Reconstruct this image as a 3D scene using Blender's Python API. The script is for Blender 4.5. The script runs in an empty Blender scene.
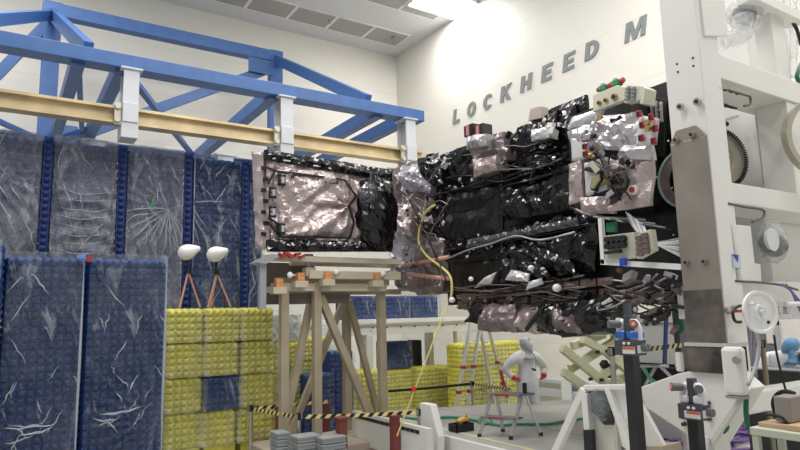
import bpy, bmesh, math, random
from mathutils import Vector, Matrix, noise
random.seed(7)
V = Vector
C = bpy.context.scene.collection
sc = bpy.context.scene
# ---------------------------------------------------------------- camera
F, CX, CY = 620.0, 400.0, 225.0
YAW, PITCH, ROLL = math.radians(32.8), math.radians(8.3), 0.024
CAMZ = 2.4
fh = V((math.sin(YAW), math.cos(YAW), 0)); Rh = V((math.cos(YAW), -math.sin(YAW), 0))
fc = fh*math.cos(PITCH) + V((0, 0, 1))*math.sin(PITCH)
Uh = V((0, 0, 1))*math.cos(PITCH) - fh*math.sin(PITCH)
rc = Rh*math.cos(ROLL) - Uh*math.sin(ROLL)
uc = Rh*math.sin(ROLL) + Uh*math.cos(ROLL)
cam0 = V((0, 0, CAMZ))
cd = bpy.data.cameras.new('camera'); cam = bpy.data.objects.new('camera', cd); C.objects.link(cam)
cd.sensor_width = 36; cd.lens = 36*F/800; cd.clip_end = 200; cd.clip_start = 0.05
m = Matrix((rc, uc, -fc)).transposed().to_4x4(); m.translation = cam0
cam.matrix_world = m
sc.camera = cam
# sight lines of the photograph, used to place things on real planes of the hall
def ray(x, y): return rc*((x-CX)/F) + uc*(-(y-CY)/F) + fc
def oX(x, y, X): r = ray(x, y); return cam0 + r*(X/r.x)
def oY(x, y, Y): r = ray(x, y); return cam0 + r*(Y/r.y)
def oZ(x, y, Z): r = ray(x, y); return cam0 + r*((Z-CAMZ)/r.z)
def oD(x, y, D): r = ray(x, y); return cam0 + r*(D/r.dot(fh))
# ---------------------------------------------------------------- materials
MATS = {}
def mat(name, col=(.8, .8, .8), rough=.5, metal=0, bump=0, bscale=8, var=0, vscale=3, emit=0, spec=.5, alpha=1, stretch=None, coat=0, crease=0, cscale=3):
    if name in MATS: return MATS[name]
    m = bpy.data.materials.new(name); m.use_nodes = True; nt = m.node_tree; n = nt.nodes; l = nt.links
    b = n['Principled BSDF']
    b.inputs['Base Color'].default_value = (*col, 1); b.inputs['Roughness'].default_value = rough
    b.inputs['Metallic'].default_value = metal; b.inputs['Specular IOR Level'].default_value = spec
    b.inputs['Coat Weight'].default_value = coat; b.inputs['Coat Roughness'].default_value = .15
    tc = n.new('ShaderNodeTexCoord'); mp = n.new('ShaderNodeMapping'); l.new(tc.outputs['Object'], mp.inputs[0])
    if stretch: mp.inputs['Scale'].default_value = stretch
    if var:
        t = n.new('ShaderNodeTexNoise'); t.inputs['Scale'].default_value = vscale; t.inputs['Detail'].default_value = 6; l.new(mp.outputs[0], t.inputs[0])
        mx = n.new('ShaderNodeMix'); mx.data_type = 'RGBA'
        rp = n.new('ShaderNodeMapRange'); rp.inputs[1].default_value = .35; rp.inputs[2].default_value = .65; l.new(t.outputs[0], rp.inputs[0])
        l.new(rp.outputs[0], mx.inputs[0]); mx.inputs[6].default_value = (*[c*(1-var) for c in col], 1); mx.inputs[7].default_value = (*[min(1, c*(1+var)) for c in col], 1)
        l.new(mx.outputs[2], b.inputs['Base Color'])
    if bump:
        t = n.new('ShaderNodeTexNoise'); t.inputs['Scale'].default_value = bscale; t.inputs['Detail'].default_value = 5; t.inputs['Distortion'].default_value = 1.2
        l.new(mp.outputs[0], t.inputs[0])
        bp = n.new('ShaderNodeBump'); bp.inputs['Strength'].default_value = bump; bp.inputs['Distance'].default_value = .05
        l.new(t.outputs[0], bp.inputs['Height']); l.new(bp.outputs[0], b.inputs['Normal'])
    if crease:
        t = n.new('ShaderNodeTexNoise'); t.noise_type = 'RIDGED_MULTIFRACTAL'; t.inputs['Scale'].default_value = cscale; t.inputs['Detail'].default_value = 3.5; t.inputs['Distortion'].default_value = .9; t.inputs['Roughness'].default_value = .5
        l.new(mp.outputs[0], t.inputs[0])
        vo = n.new('ShaderNodeTexVoronoi'); vo.inputs['Scale'].default_value = cscale*1.6; l.new(mp.outputs[0], vo.inputs['Vector'])
        ad = n.new('ShaderNodeMath'); ad.operation = 'ADD'; l.new(t.outputs[0], ad.inputs[0]); l.new(vo.outputs['Distance'], ad.inputs[1])
        bp = n.new('ShaderNodeBump'); bp.inputs['Strength'].default_value = crease; bp.inputs['Distance'].default_value = .07
        l.new(ad.outputs[0], bp.inputs['Height']); l.new(bp.outputs[0], b.inputs['Normal'])
    if emit:
        b.inputs['Emission Color'].default_value = (*col, 1); b.inputs['Emission Strength'].default_value = emit
    if alpha < 1: b.inputs['Alpha'].default_value = alpha
    MATS[name] = m; return m
def film(name, tint=(.55, .62, .72), base=.12, peak=.75, scale=3.5, ang=.5, asp=5, rough=.2):
    """creased clear polythene: mostly clear, milky where it folds"""
    if name in MATS: return MATS[name]
    m = bpy.data.materials.new(name); m.use_nodes = True; nt = m.node_tree; n = nt.nodes; l = nt.links
    b = n['Principled BSDF']; b.inputs['Base Color'].default_value = (*tint, 1); b.inputs['Roughness'].default_value = rough
    b.inputs['Specular IOR Level'].default_value = .9
    tc = n.new('ShaderNodeTexCoord')
    def streak(sc_, ang_, asp_, lo, hi):
        mp = n.new('ShaderNodeMapping'); l.new(tc.outputs['Object'], mp.inputs[0])
        mp.inputs['Rotation'].default_value = (0, ang_, 0)
        m2 = n.new('ShaderNodeMapping'); l.new(mp.outputs[0], m2.inputs[0]); m2.inputs['Scale'].default_value = (asp_, 1, 1)
        t = n.new('ShaderNodeTexNoise'); t.inputs['Scale'].default_value = sc_; t.inputs['Detail'].default_value = 5; t.inputs['Distortion'].default_value = .5; t.inputs['Roughness'].default_value = .55
        l.new(m2.outputs[0], t.inputs[0])
        r = n.new('ShaderNodeMapRange'); r.inputs[1].default_value = lo; r.inputs[2].default_value = hi; l.new(t.outputs[0], r.inputs[0]); return t.outputs[0], r.outputs[0]
    h1, a1 = streak(scale, ang, asp, .60, .74)
    h2, a2 = streak(scale*.55, -ang*.6, asp*.8, .60, .78)
    h3, a3 = streak(.9, .2, 1.3, .40, .62)
    mx = n.new('ShaderNodeMath'); mx.operation = 'MAXIMUM'; l.new(a1, mx.inputs[0]); l.new(a2, mx.inputs[1])
    k = n.new('ShaderNodeMath'); k.operation = 'MULTIPLY_ADD'; l.new(mx.outputs[0], k.inputs[0]); k.inputs[1].default_value = peak-base; k.inputs[2].default_value = base
    k2 = n.new('ShaderNodeMath'); k2.operation = 'MULTIPLY_ADD'; k2.use_clamp = True; l.new(a3, k2.inputs[0]); k2.inputs[1].default_value = base*1.2; l.new(k.outputs[0], k2.inputs[2])
    l.new(k2.outputs[0], b.inputs['Alpha'])
    ad = n.new('ShaderNodeMath'); ad.operation = 'ADD'; l.new(h1, ad.inputs[0]); l.new(h2, ad.inputs[1])
    bp = n.new('ShaderNodeBump'); bp.inputs['Strength'].default_value = 1; bp.inputs['Distance'].default_value = .12
    l.new(ad.outputs[0], bp.inputs['Height']); l.new(bp.outputs[0], b.inputs['Normal'])
    MATS[name] = m; return m
# ---------------------------------------------------------------- mesh builder
class MB:
    def __init__(s): s.v = []; s.f = []
    def add(s, vs, fs):
        o = len(s.v); s.v += [V(p) for p in vs]; s.f += [tuple(i+o for i in f) for f in fs]; return s
    def hexa(s, p):  # 8 points: bottom loop 0-3, top loop 4-7
        return s.add(p, [(3, 2, 1, 0), (4, 5, 6, 7), (0, 1, 5, 4), (1, 2, 6, 5), (2, 3, 7, 6), (3, 0, 4, 7)])
    def box(s, lo, hi):
        a, b = V(lo), V(hi)
        return s.hexa([(a.x, a.y, a.z), (b.x, a.y, a.z), (b.x, b.y, a.z), (a.x, b.y, a.z), (a.x, a.y, b.z), (b.x, a.y, b.z), (b.x, b.y, b.z), (a.x, b.y, b.z)])
    def obox(s, c, ex, ey, ez):  # half vectors
        c, ex, ey, ez = V(c), V(ex), V(ey), V(ez)
        return s.hexa([c-ex-ey-ez, c+ex-ey-ez, c+ex+ey-ez, c-ex+ey-ez, c-ex-ey+ez, c+ex-ey+ez, c+ex+ey+ez, c-ex+ey+ez])
    def beam(s, p, q, w, h, up=(0, 0, 1)):
        p, q = V(p), V(q); d = (q-p).normalized(); u = V(up)
        if abs(d.dot(u)) > .97: u = V((1, 0, 0))
        r = d.cross(u).normalized(); u = r.cross(d)
        r *= w/2; u *= h/2
        return s.hexa([p-r-u, p+r-u, p+r+u, p-r+u, q-r-u, q+r-u, q+r+u, q-r+u])
    def ibeam(s, p, q, w, h, t=.03, up=(0, 0, 1)):
        p, q = V(p), V(q); u = V(up)*(h/2-t/2)
        s.beam(p+u, q+u, w, t, up); s.beam(p-u, q-u, w, t, up); return s.beam(p, q, t*.8, h-2*t, up)
    def cyl(s, p, q, r0, r1=None, n=16):
        p, q = V(p), V(q); r1 = r0 if r1 is None else r1
        d = (q-p).normalized(); a = d.orthogonal().normalized(); b = d.cross(a)
        vs = []
        for P, R in ((p, r0), (q, r1)):
            for i in range(n):
                t = 2*math.pi*i/n; vs.append(P+a*R*math.cos(t)+b*R*math.sin(t))
        fs = [(i, (i+1) % n, n+(i+1) % n, n+i) for i in range(n)] + [tuple(range(n))[::-1], tuple(range(n, 2*n))]
        return s.add(vs, fs)
    def lathe(s, prof, o, axis=(0, 0, 1), n=24, sx=1, closed=False):
        o = V(o); d = V(axis).normalized(); a = d.orthogonal().normalized(); b = d.cross(a); vs = []; fs = []
        for r, z in prof:
            for i in range(n):
                t = 2*math.pi*i/n; vs.append(o+d*z+a*r*math.cos(t)*sx+b*r*math.sin(t))
        k = len(prof)
        for j in range(k-1):
            for i in range(n): fs.append((j*n+i, j*n+(i+1) % n, (j+1)*n+(i+1) % n, (j+1)*n+i))
        if closed:
            for i in range(n): fs.append(((k-1)*n+i, (k-1)*n+(i+1) % n, (i+1) % n, i))
        else: fs += [tuple(range(n))[::-1], tuple(range((k-1)*n, k*n))]
        return s.add(vs, fs)
    def ball(s, c, rx, ry=None, rz=None, n=14, ax=None):
        ry = ry or rx; rz = rz or rx; c = V(c); vs = []; fs = []; k = n//2
        A = ax or (V((1, 0, 0)), V((0, 1, 0)), V((0, 0, 1)))
        for j in range(1, k):
            ph = math.pi*j/k
            for i in range(n):
                t = 2*math.pi*i/n
                vs.append(c + A[0]*rx*math.sin(ph)*math.cos(t) + A[1]*ry*math.sin(ph)*math.sin(t) + A[2]*rz*math.cos(ph))
        for j in range(k-2):
            for i in range(n): fs.append((j*n+i, (j+1)*n+i, (j+1)*n+(i+1) % n, j*n+(i+1) % n))
        T = len(vs); vs += [c+A[2]*rz, c-A[2]*rz]
        for i in range(n): fs.append((T, i, (i+1) % n)); fs.append((T+1, (k-2)*n+(i+1) % n, (k-2)*n+i))
        return s.add(vs, fs)
    def tube(s, pts, r, n=8, sub=4):
        P = [V(p) for p in pts]
        if len(P) > 2 and sub > 1:
            Q = []
            for i in range(len(P)-1):
                p0 = P[max(i-1, 0)]; p1 = P[i]; p2 = P[i+1]; p3 = P[min(i+2, len(P)-1)]
                for k in range(sub):
                    t = k/sub
                    Q.append(.5*((2*p1)+(-p0+p2)*t+(2*p0-5*p1+4*p2-p3)*t*t+(-p0+3*p1-3*p2+p3)*t**3))
            Q.append(P[-1]); P = Q
        rr = r if callable(r) else (lambda t: r)
        vs = []; fs = []; a = None
        for i, p in enumerate(P):
            d = (P[min(i+1, len(P)-1)]-P[max(i-1, 0)]).normalized()
            a = d.orthogonal().normalized() if a is None else (a-d*a.dot(d)).normalized()
            b = d.cross(a); R = rr(i/(len(P)-1))
            for k in range(n):
                t = 2*math.pi*k/n; vs.append(p+a*R*math.cos(t)+b*R*math.sin(t))
        for i in range(len(P)-1):
            for k in range(n): fs.append((i*n+k, i*n+(k+1) % n, (i+1)*n+(k+1) % n, (i+1)*n+k))
        fs += [tuple(range(n))[::-1], tuple(range((len(P)-1)*n, len(P)*n))]
        return s.add(vs, fs)
    def prism(s, poly, ext):  # poly: 3d points, ext: vector
        n = len(poly); e = V(ext); P = [V(p) for p in poly]
        return s.add(P+[p+e for p in P], [tuple(range(n))[::-1], tuple(range(n, 2*n))]+[(i, (i+1) % n, n+(i+1) % n, n+i) for i in range(n)])
    def grid(s, fn, nu, nv):
        vs = [fn(i/nu, j/nv) for j in range(nv+1) for i in range(nu+1)]
        return s.add(vs, [(j*(nu+1)+i, j*(nu+1)+i+1, (j+1)*(nu+1)+i+1, (j+1)*(nu+1)+i) for j in range(nv) for i in range(nu)])
    def slab(s, fn, nu, nv, back):  # grid with a back side offset by vector
        b = V(back); k = (nu+1)*(nv+1)
        vs = [V(fn(i/nu, j/nv)) for j in range(nv+1) for i in range(nu+1)]
        fs = [(j*(nu+1)+i, j*(nu+1)+i+1, (j+1)*(nu+1)+i+1, (j+1)*(nu+1)+i) for j in range(nv) for i in range(nu)]
        fs += [tuple(k+q for q in f[::-1]) for f in fs]
        vs += [p+b for p in vs]
        w = nu+1
        rim = [i for i in range(w)]+[j*w+nu for j in range(1, nv+1)]+[nv*w+i for i in range(nu-1, -1, -1)]+[j*w for j in range(nv-1, 0, -1)]
        for i in range(len(rim)):
            a, c = rim[i], rim[(i+1) % len(rim)]; fs.append((a, k+a, k+c, c))
        return s.add(vs, fs)
    def make(s, name, m, parent=None, origin=None, smooth=False, bevel=0, nrm=True):
        me = bpy.data.meshes.new(name)
        if origin is None: origin = parent.get('_o', (0, 0, 0)) if parent else (0, 0, 0)
        o3 = V(origin)
        me.from_pydata([tuple(p-o3) for p in s.v], [], s.f)
        if nrm:
            bm = bmesh.new(); bm.from_mesh(me); bmesh.ops.recalc_face_normals(bm, faces=bm.faces); bm.to_mesh(me); bm.free()
        if smooth:
            for p in me.polygons: p.use_smooth = True
        me.materials.append(m)
        o = bpy.data.objects.new(name, me); C.objects.link(o)
        if parent: o.parent = parent; o['_o'] = tuple(o3)
        else: o.location = o3
        if bevel:
            md = o.modifiers.new('bevel', 'BEVEL'); md.width = bevel; md.segments = 2; md.limit_method = 'ANGLE'
        return o
def tag(o, label, cat, group=None, kind=None):
    o['label'] = label; o['category'] = cat
    if group: o['group'] = group
    if kind: o['kind'] = kind
    return o
def thing(name, label, cat, loc, group=None):
    o = bpy.data.objects.new(name, None); C.objects.link(o); o.location = V(loc); o.empty_display_size = .1
    o['_o'] = tuple(loc); return tag(o, label, cat, group)
def struct(o): o['kind'] = 'structure'; return o
def dup(o, loc=None, label=None, group=None, rotz=None, scale=None, parent=None):
    c = o.copy(); C.objects.link(c)
    if parent: c.parent = parent
    if loc is not None: c.location = V(loc)
    if rotz is not None: c.rotation_euler = (0, 0, rotz)
    if scale: c.scale = scale
    if label: c['label'] = label
    if group: c['group'] = group
    for ch in KIDS(o): dup(ch, parent=c)
    return c
def KIDS(o): return [x for x in bpy.data.objects if x.parent == o and x.name in C.objects]
def fbm(p, k=4):
    return noise.fractal(V(p), 1.0, 2.0, k)
def ridge(p, k=3):
    a = 1; t = 0; q = V(p)
    for i in range(k): t += a*(1-2*abs(noise.noise(q))); q = q*2.1+V((3.1, 7.7, 1.3)); a *= .5
    return t/1.75

def folds(a, b, th, seed, f=6, asp=.16):
    """long parallel-ish creases running along direction th"""
    u = a*math.cos(th)+b*math.sin(th); w = -a*math.sin(th)+b*math.cos(th)
    w += .22*noise.noise(V((u*1.3+seed, w*1.3, seed*.7)))
    return 1-2.2*abs(noise.noise(V((u*f*asp, w*f, seed*1.9))))
# ================================================================ the hall
XW, YW = 12.5, 19.4
ZC = oX(401, 57, XW).z
ZC = oD(401, 57, XW/fh.x).z
wallm = mat('wall_paint', (.80, .775, .71), .55, bump=.05, bscale=3)
def wall_node(m):   # faint panel joints every 1.5 m up the wall
    nt = m.node_tree; n = nt.nodes; l = nt.links
    g = n.new('ShaderNodeNewGeometry'); sx = n.new('ShaderNodeSeparateXYZ'); l.new(g.outputs['Position'], sx.inputs[0])
    md = n.new('ShaderNodeMath'); md.operation = 'MODULO'; md.inputs[1].default_value = 1.55; l.new(sx.outputs['Z'], md.inputs[0])
    lt = n.new('ShaderNodeMath'); lt.operation = 'LESS_THAN'; lt.inputs[1].default_value = .035; l.new(md.outputs[0], lt.inputs[0])
    mx = n.new('ShaderNodeMix'); mx.data_type = 'RGBA'; l.new(lt.outputs[0], mx.inputs[0])
    mx.inputs[6].default_value = (.80, .775, .71, 1); mx.inputs[7].default_value = (.745, .722, .66, 1)
    l.new(mx.outputs[2], n['Principled BSDF'].inputs['Base Color'])
wall_node(wallm)
floorm = mat('floor_epoxy', (.50, .49, .46), .35, var=.06)
ceilm = mat('ceiling_tile', (.66, .665, .68), .7)
struct(MB().box((-9, -6, -.2), (XW+.3, YW+.3, 0)).make('floor', floorm))
struct(MB().box((-9, YW, 0), (XW, YW+.2, ZC)).make('wall_back', wallm))
struct(MB().box((XW, -6, 0), (XW+.2, YW+.2, ZC)).make('wall_right', wallm))
struct(MB().box((-9, -6, ZC), (XW+.2, YW+.2, ZC+.2)).make('ceiling', ceilm))
# ceiling air grilles: strips parallel to the back wall
ventm = mat('vent_grey', (.36, .35, .335), .6); framem = mat('vent_frame', (.75, .75, .75), .5)
def vent(p0, p1, label, group):
    t = thing('ceiling_vent', label, 'vent', ((p0.x+p1.x)/2, (p0.y+p1.y)/2, ZC-.04), group)
    MB().box((p0.x+.05, p0.y, ZC-.03), (p1.x-.05, p1.y, ZC-.001)).make('grille', ventm, t)
    f = MB()
    f.box((p0.x, p0.y-.05, ZC-.04), (p1.x, p0.y, ZC)); f.box((p0.x, p1.y, ZC-.04), (p1.x, p1.y+.05, ZC))
    f.box((p0.x, p0.y, ZC-.04), (p0.x+.05, p1.y, ZC)); f.box((p1.x-.05, p0.y, ZC-.04), (p1.x, p1.y, ZC))
    f.make('vent_frame', framem, t)
a = oZ(400, 47, ZC); b = oZ(389, 39, ZC)
ya, yb = oZ(379, 46, ZC).y, oZ(388, 38, ZC).y
ya = oZ(395, 45, ZC).y; yb = oZ(402, 39.5, ZC).y
y0, y1 = sorted((ya, yb))
xr = oZ(399, 43, ZC).x; w = 1.45
for i in range(7):
    vent(V((xr-w*(i+1), y1-.95, 0)), V((xr-w*i, y1, 0)), 'grey air grille in the long ceiling strip, %s' % ['closest to the wall corner', 'second from the wall corner', 'third from the wall corner', 'fourth from the wall corner', 'fifth from the wall corner', 'sixth from the wall corner', 'farthest from the wall corner'][i], 'air grilles in the back ceiling strip')
xr2 = oZ(443, 13, ZC).x; y2 = oZ(434, 19, ZC).y
for i in range(3):
    vent(V((xr2-w*(i+1), y2-.95, 0)), V((xr2-w*i, y2, 0)), 'grey air grille of the strip by the bright lamp, %s' % ['touching the lamp', 'second from the right wall', 'third from the right wall'][i], 'air grilles beside the ceiling lamp')
# sprinkler heads
for i, (x, y) in enumerate(((329, 19), (393, 36))):
    p = oZ(x, y, ZC); q = MB().cyl((p.x, p.y, ZC), (p.x, p.y, ZC-.12), .03).cyl((p.x, p.y, ZC-.12), (p.x, p.y, ZC-.14), .08)
    tag(q.make('sprinkler_head', ventm, origin=(p.x, p.y, ZC)), ['small sprinkler head on the ceiling above the long grille strip', 'small sprinkler head on the ceiling near the wall corner'][i], 'sprinkler', 'ceiling sprinklers')
# lamps that light the hall
lampm = mat('lamp_glow', (1, .99, .96), .5, emit=9)
def lamp(cx, cy, sx, sy, label, power):
    t = thing('ceiling_light', label, 'light', (cx, cy, ZC-.05), 'square ceiling lights')
    MB().box((cx-sx/2, cy-sy/2, ZC-.05), (cx+sx/2, cy+sy/2, ZC-.02)).make('diffuser', lampm, t)
    f = MB()
    for s in (-1, 1):
        f.box((cx+s*sx/2-.04, cy-sy/2-.04, ZC-.07), (cx+s*sx/2+.04, cy+sy/2+.04, ZC)); f.box((cx-sx/2, cy+s*sy/2-.04, ZC-.07), (cx+sx/2, cy+s*sy/2+.04, ZC))
    f.make('lamp_frame', framem, t)
    ld = bpy.data.lights.new('hall_lamp', 'AREA'); ld.shape = 'RECTANGLE'; ld.size = sx; ld.size_y = sy; ld.energy = power; ld.color = (1, .985, .95)
    o = bpy.data.objects.new('hall_lamp', ld); C.objects.link(o); o.location = (cx, cy, ZC-.1)
lp = oZ(437, 1, ZC)
lamp(lp.x+.2, lp.y+0, 1.9, 1.3, 'bright white ceiling lamp at the top edge near the right wall', 170)
for (x, y) in ((1, 4), (6, 3), (10, 5.5), (1.5, 10.5), (6.2, 10), (-3, 7), (10.2, .5), (5, -2), (-1, 14.5)):
    ld = bpy.data.lights.new('hall_lamp', 'AREA'); ld.shape = 'RECTANGLE'; ld.size = 2.4; ld.size_y = 1.3; ld.energy = 260; ld.color = (1, .985, .95)
    o = bpy.data.objects.new('hall_lamp', ld); C.objects.link(o); o.location = (x, y, ZC-.1)
w = bpy.data.worlds.new('world'); sc.world = w; w.use_nodes = True
w.node_tree.nodes['Background'].inputs[0].default_value = (.95, .97, 1, 1); w.node_tree.nodes['Background'].inputs[1].default_value = .38
sc.view_settings.view_transform = 'Standard'; sc.view_settings.look = 'None'; sc.view_settings.gamma = 1; sc.view_settings.exposure = .2
# letters on the right wall: LOCKHEED M (the rest is behind the white column)
letm = mat('letter_grey', (.23, .25, .25), .6)
def arc(cx, cz, rx, rz, t0, t1, n=14): return [(cx+rx*math.cos(t0+(t1-t0)*i/n), cz+rz*math.sin(t0+(t1-t0)*i/n)) for i in range(n+1)]
PI = math.pi
st = .26
def glyph(ch):
    w, s = .78, st
    if ch == 'L': return [[(0, 0), (w*.85, 0), (w*.85, .2), (s, .2), (s, 1), (0, 1)]]
    if ch == 'E': return [[(0, 0), (w*.9, 0), (w*.9, .2), (s, .2), (s, .4), (w*.8, .4), (w*.8, .6), (s, .6), (s, .8), (w*.9, .8), (w*.9, 1), (0, 1)]]
    if ch == 'H': return [[(0, 0), (s, 0), (s, .39), (w-s, .39), (w-s, 0), (w, 0), (w, 1), (w-s, 1), (w-s, .61), (s, .61), (s, 1), (0, 1)]]
    if ch == 'K': return [[(0, 0), (s, 0), (s, .3), (s+.08, .4), (w-s, 0), (w+.06, 0), (.45, .58), (w+.02, 1), (w-s-.04, 1), (s, .62), (s, 1), (0, 1)]]
    if ch == 'M': return [[(0, 0), (.22, 0), (.22, .66), (.42, 0), (.6, 0), (.8, .66), (.8, 0), (1.02, 0), (1.02, 1), (.71, 1), (.51, .4), (.31, 1), (0, 1)]]
    if ch == 'O': return ['ring', arc(w/2, .5, w/2, .5, 0, 2*PI, 28), arc(w/2, .5, w/2-s, .3, 0, 2*PI, 28)]
    if ch == 'C': return ['ring', arc(w/2, .5, w/2, .5, .62, 2*PI-.62, 24), arc(w/2, .5, w/2-s, .3, .8, 2*PI-.8, 24)]
    if ch == 'D':
        o = [(0, 0), (.3, 0)]+arc(.3, .5, w-.3, .5, -PI/2, PI/2, 14)+[(0, 1)]
        i = [(s, .2), (.3, .2)]+arc(.3, .5, w-.3-s, .3, -PI/2, PI/2, 14)+[(s, .8)]
        o.append(o[0]); i.append(i[0]); return ['ring', o, i]
    return []
pxs = [(453, 124.5, 21), (467, 118.5, 23), (483, 111.5, 24), (500.5, 103, 26), (520.5, 93.5, 27.5), (541.5, 83.5, 29), (563, 73, 31), (585, 62, 33), (625, 43.5, 39)]
labs = ['slanted grey wall letter L, farthest left of the word', 'slanted grey wall letter O', 'slanted grey wall letter C between O and K', 'slanted grey wall letter K', 'slanted grey wall letter H', 'slanted grey wall letter E next to H', 'slanted grey wall letter E next to D', 'slanted grey wall letter D, last of its word', 'slanted grey wall letter M standing apart by the white column']
def hline(x): return 124.5+(x-453)*(43.5-124.5)/(625-453)
P0 = oX(453, 124.5, XW); P1 = oX(625, 43.5, XW)
zb = (P0.z+P1.z)/2; H = oX(456, 101.5, XW).z-P0.z; H = .47
wd = [26, 0]
for ch, (x, y, h), lab in zip('LOCKHEEDM', pxs, labs):
    p = oX(x, y, XW); zz = p.z; sc_ = H
    def T(q): return V((XW-.03, p.y-(q[0]*sc_*1.2+q[1]*sc_*.2), zz+q[1]*sc_))
    g = glyph(ch); m_ = MB()
    if g[0] == 'ring':
        a, b = g[1], g[2]; n = len(a)
        for i in range(n-1):
            m_.prism([T(a[i]), T(a[i+1]), T(b[i+1]), T(b[i])], (.03, 0, 0))
    else:
        for poly in g: m_.prism([T(q) for q in poly], (.03, 0, 0))
    tag(m_.make('wall_letter', letm, origin=(XW-.03, p.y, zb)), lab, 'letter', 'letters painted along the right wall')
# ================================================================ blue steel gantry with a bronze crane rail
blue = mat('gantry_blue', (.045, .125, .34), .42, var=.08, vscale=4)
whitep = mat('hanger_grey', (.60, .62, .66), .45)
railm = mat('rail_bronze', (.62, .50, .30), .38, metal=.35, var=.16, vscale=2, stretch=(1, 1, 1))
steel = mat('steel', (.55, .55, .56), .3, metal=.9)
YF = 11.5
gp = oY(78, 62, YF); ZG = gp.z                      # level of the cross beams
YB = oZ(48, 138, ZG).y                              # plane of the rear truss
G = thing('steel_gantry', 'large bright blue steel truss gantry high above the wrapped panels', 'gantry', (4, YF, ZG))
fe = oY(424, 113, YF); f0 = oY(0, 38, YF)
zf = (f0.z+fe.z)/2
def fy(x): return V((x, YF, f0.z+(fe.z-f0.z)*(x-f0.x)/(fe.x-f0.x)))
xs_end = fe.x
hb = (oY(212, 71, YF)-oY(212, 84, YF)).length
ZG = oY(212, 70.6, YF).z-hb+.08
YB = oZ(48, 140, ZG).y
# front beam (a deep box beam)
MB().box((-3.5, YF-.02, ZG-.08), (xs_end, YF+.34, ZG-.08+hb)).make('front_beam', blue, G, bevel=.012)
ZT = oY(275, 58, YB).z
p2 = oY(275, 100, YB).x; p1 = oY(49, 80, YB).x
MB().box((p1-.25, YB-.15, ZT-.17), (p2+.2, YB+.15, ZT+.17)).make('top_chord', blue, G, bevel=.01)
MB().ibeam((-5, YB, ZG-.1), (p2+.3, YB, ZG-.1), .3, .36, .04).make('bottom_chord', blue, G)
for x in (p1, p2): MB().box((x-.2, YB-.14, ZG-.2), (x+.2, YB+.14, ZT+.2)).make('post', blue, G, bevel=.01)
def xf(px, py=None): return oY(px, py, YF).x

cross = [oY(x, y, YF).x for x, y in ((79, 62), (123, 76), (276, 100), (381, 115), (412, 122))]
for i, x in enumerate(cross):
    MB().box((x-.11, YF+.1, ZG-.13), (x+.11, YB+.1, ZG+.17)).make('cross_beam', blue, G, bevel=.01)
def brace(p, q, w=.14, h=.14): MB().beam(p, q, w, h).make('brace', blue, G)
# rear truss diagonals
brace((p1+.4, YB, ZG), (p2-.1, YB, ZT-.35), .15, .26)
brace((p1, YB, ZT-.2), oY(-45, 118, YB), .15, .24)
# struts from the post heads down to the front beam
top = V((p1, YB-.1, ZT-.15)); s = oY(89, 45, YF+.1); MB().beam(top, (s.x, YF+.2, ZG+.2), .16, .3).make('strut', blue, G)
MB().beam(top, oY(-25, 21, 12.3), .2, .24).make('strut', blue, G)
top2 = V((p2, YB-.1, ZT-.1)); s = oY(372, 98, YF); MB().beam(top2, (s.x, YF+.2, ZG+.25), .16, .28).make('strut', blue, G)
# horizontal wind braces between cross beams
brace((cross[0]+.02, YF+.3, ZG-.05), (cross[1]-.05, YB, ZG-.05), .1, .1)
brace((cross[1]+.1, YF+.3, ZG-.02), (cross[2]-.1, YB, ZG-.02), .12, .1)
brace((cross[0]-.3, YB, ZG-.02), (-3.4, YF+.3, ZG-.02), .12, .1)
brace((cross[0]+.2, YB-.5, ZG-.05), (cross[1]-.1, YB-1.5, ZG-.05), .12, .16)
# gusset plates
for p in ((p1+.3, ZG+.15), (p2-.5, ZT-.45)):
    MB().box((p[0]-.4, YB-.16, p[1]-.2), (p[0]+.4, YB-.13, p[1]+.25)).make('gusset', blue, G)
m_ = MB()
for x in (p1, p2):
    for dz in (.1, .3): m_.cyl((x+.12, YB-.14, ZT-dz), (x+.12, YB-.18, ZT-dz), .03, n=8)
m_.make('bolts', steel, G)
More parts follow.
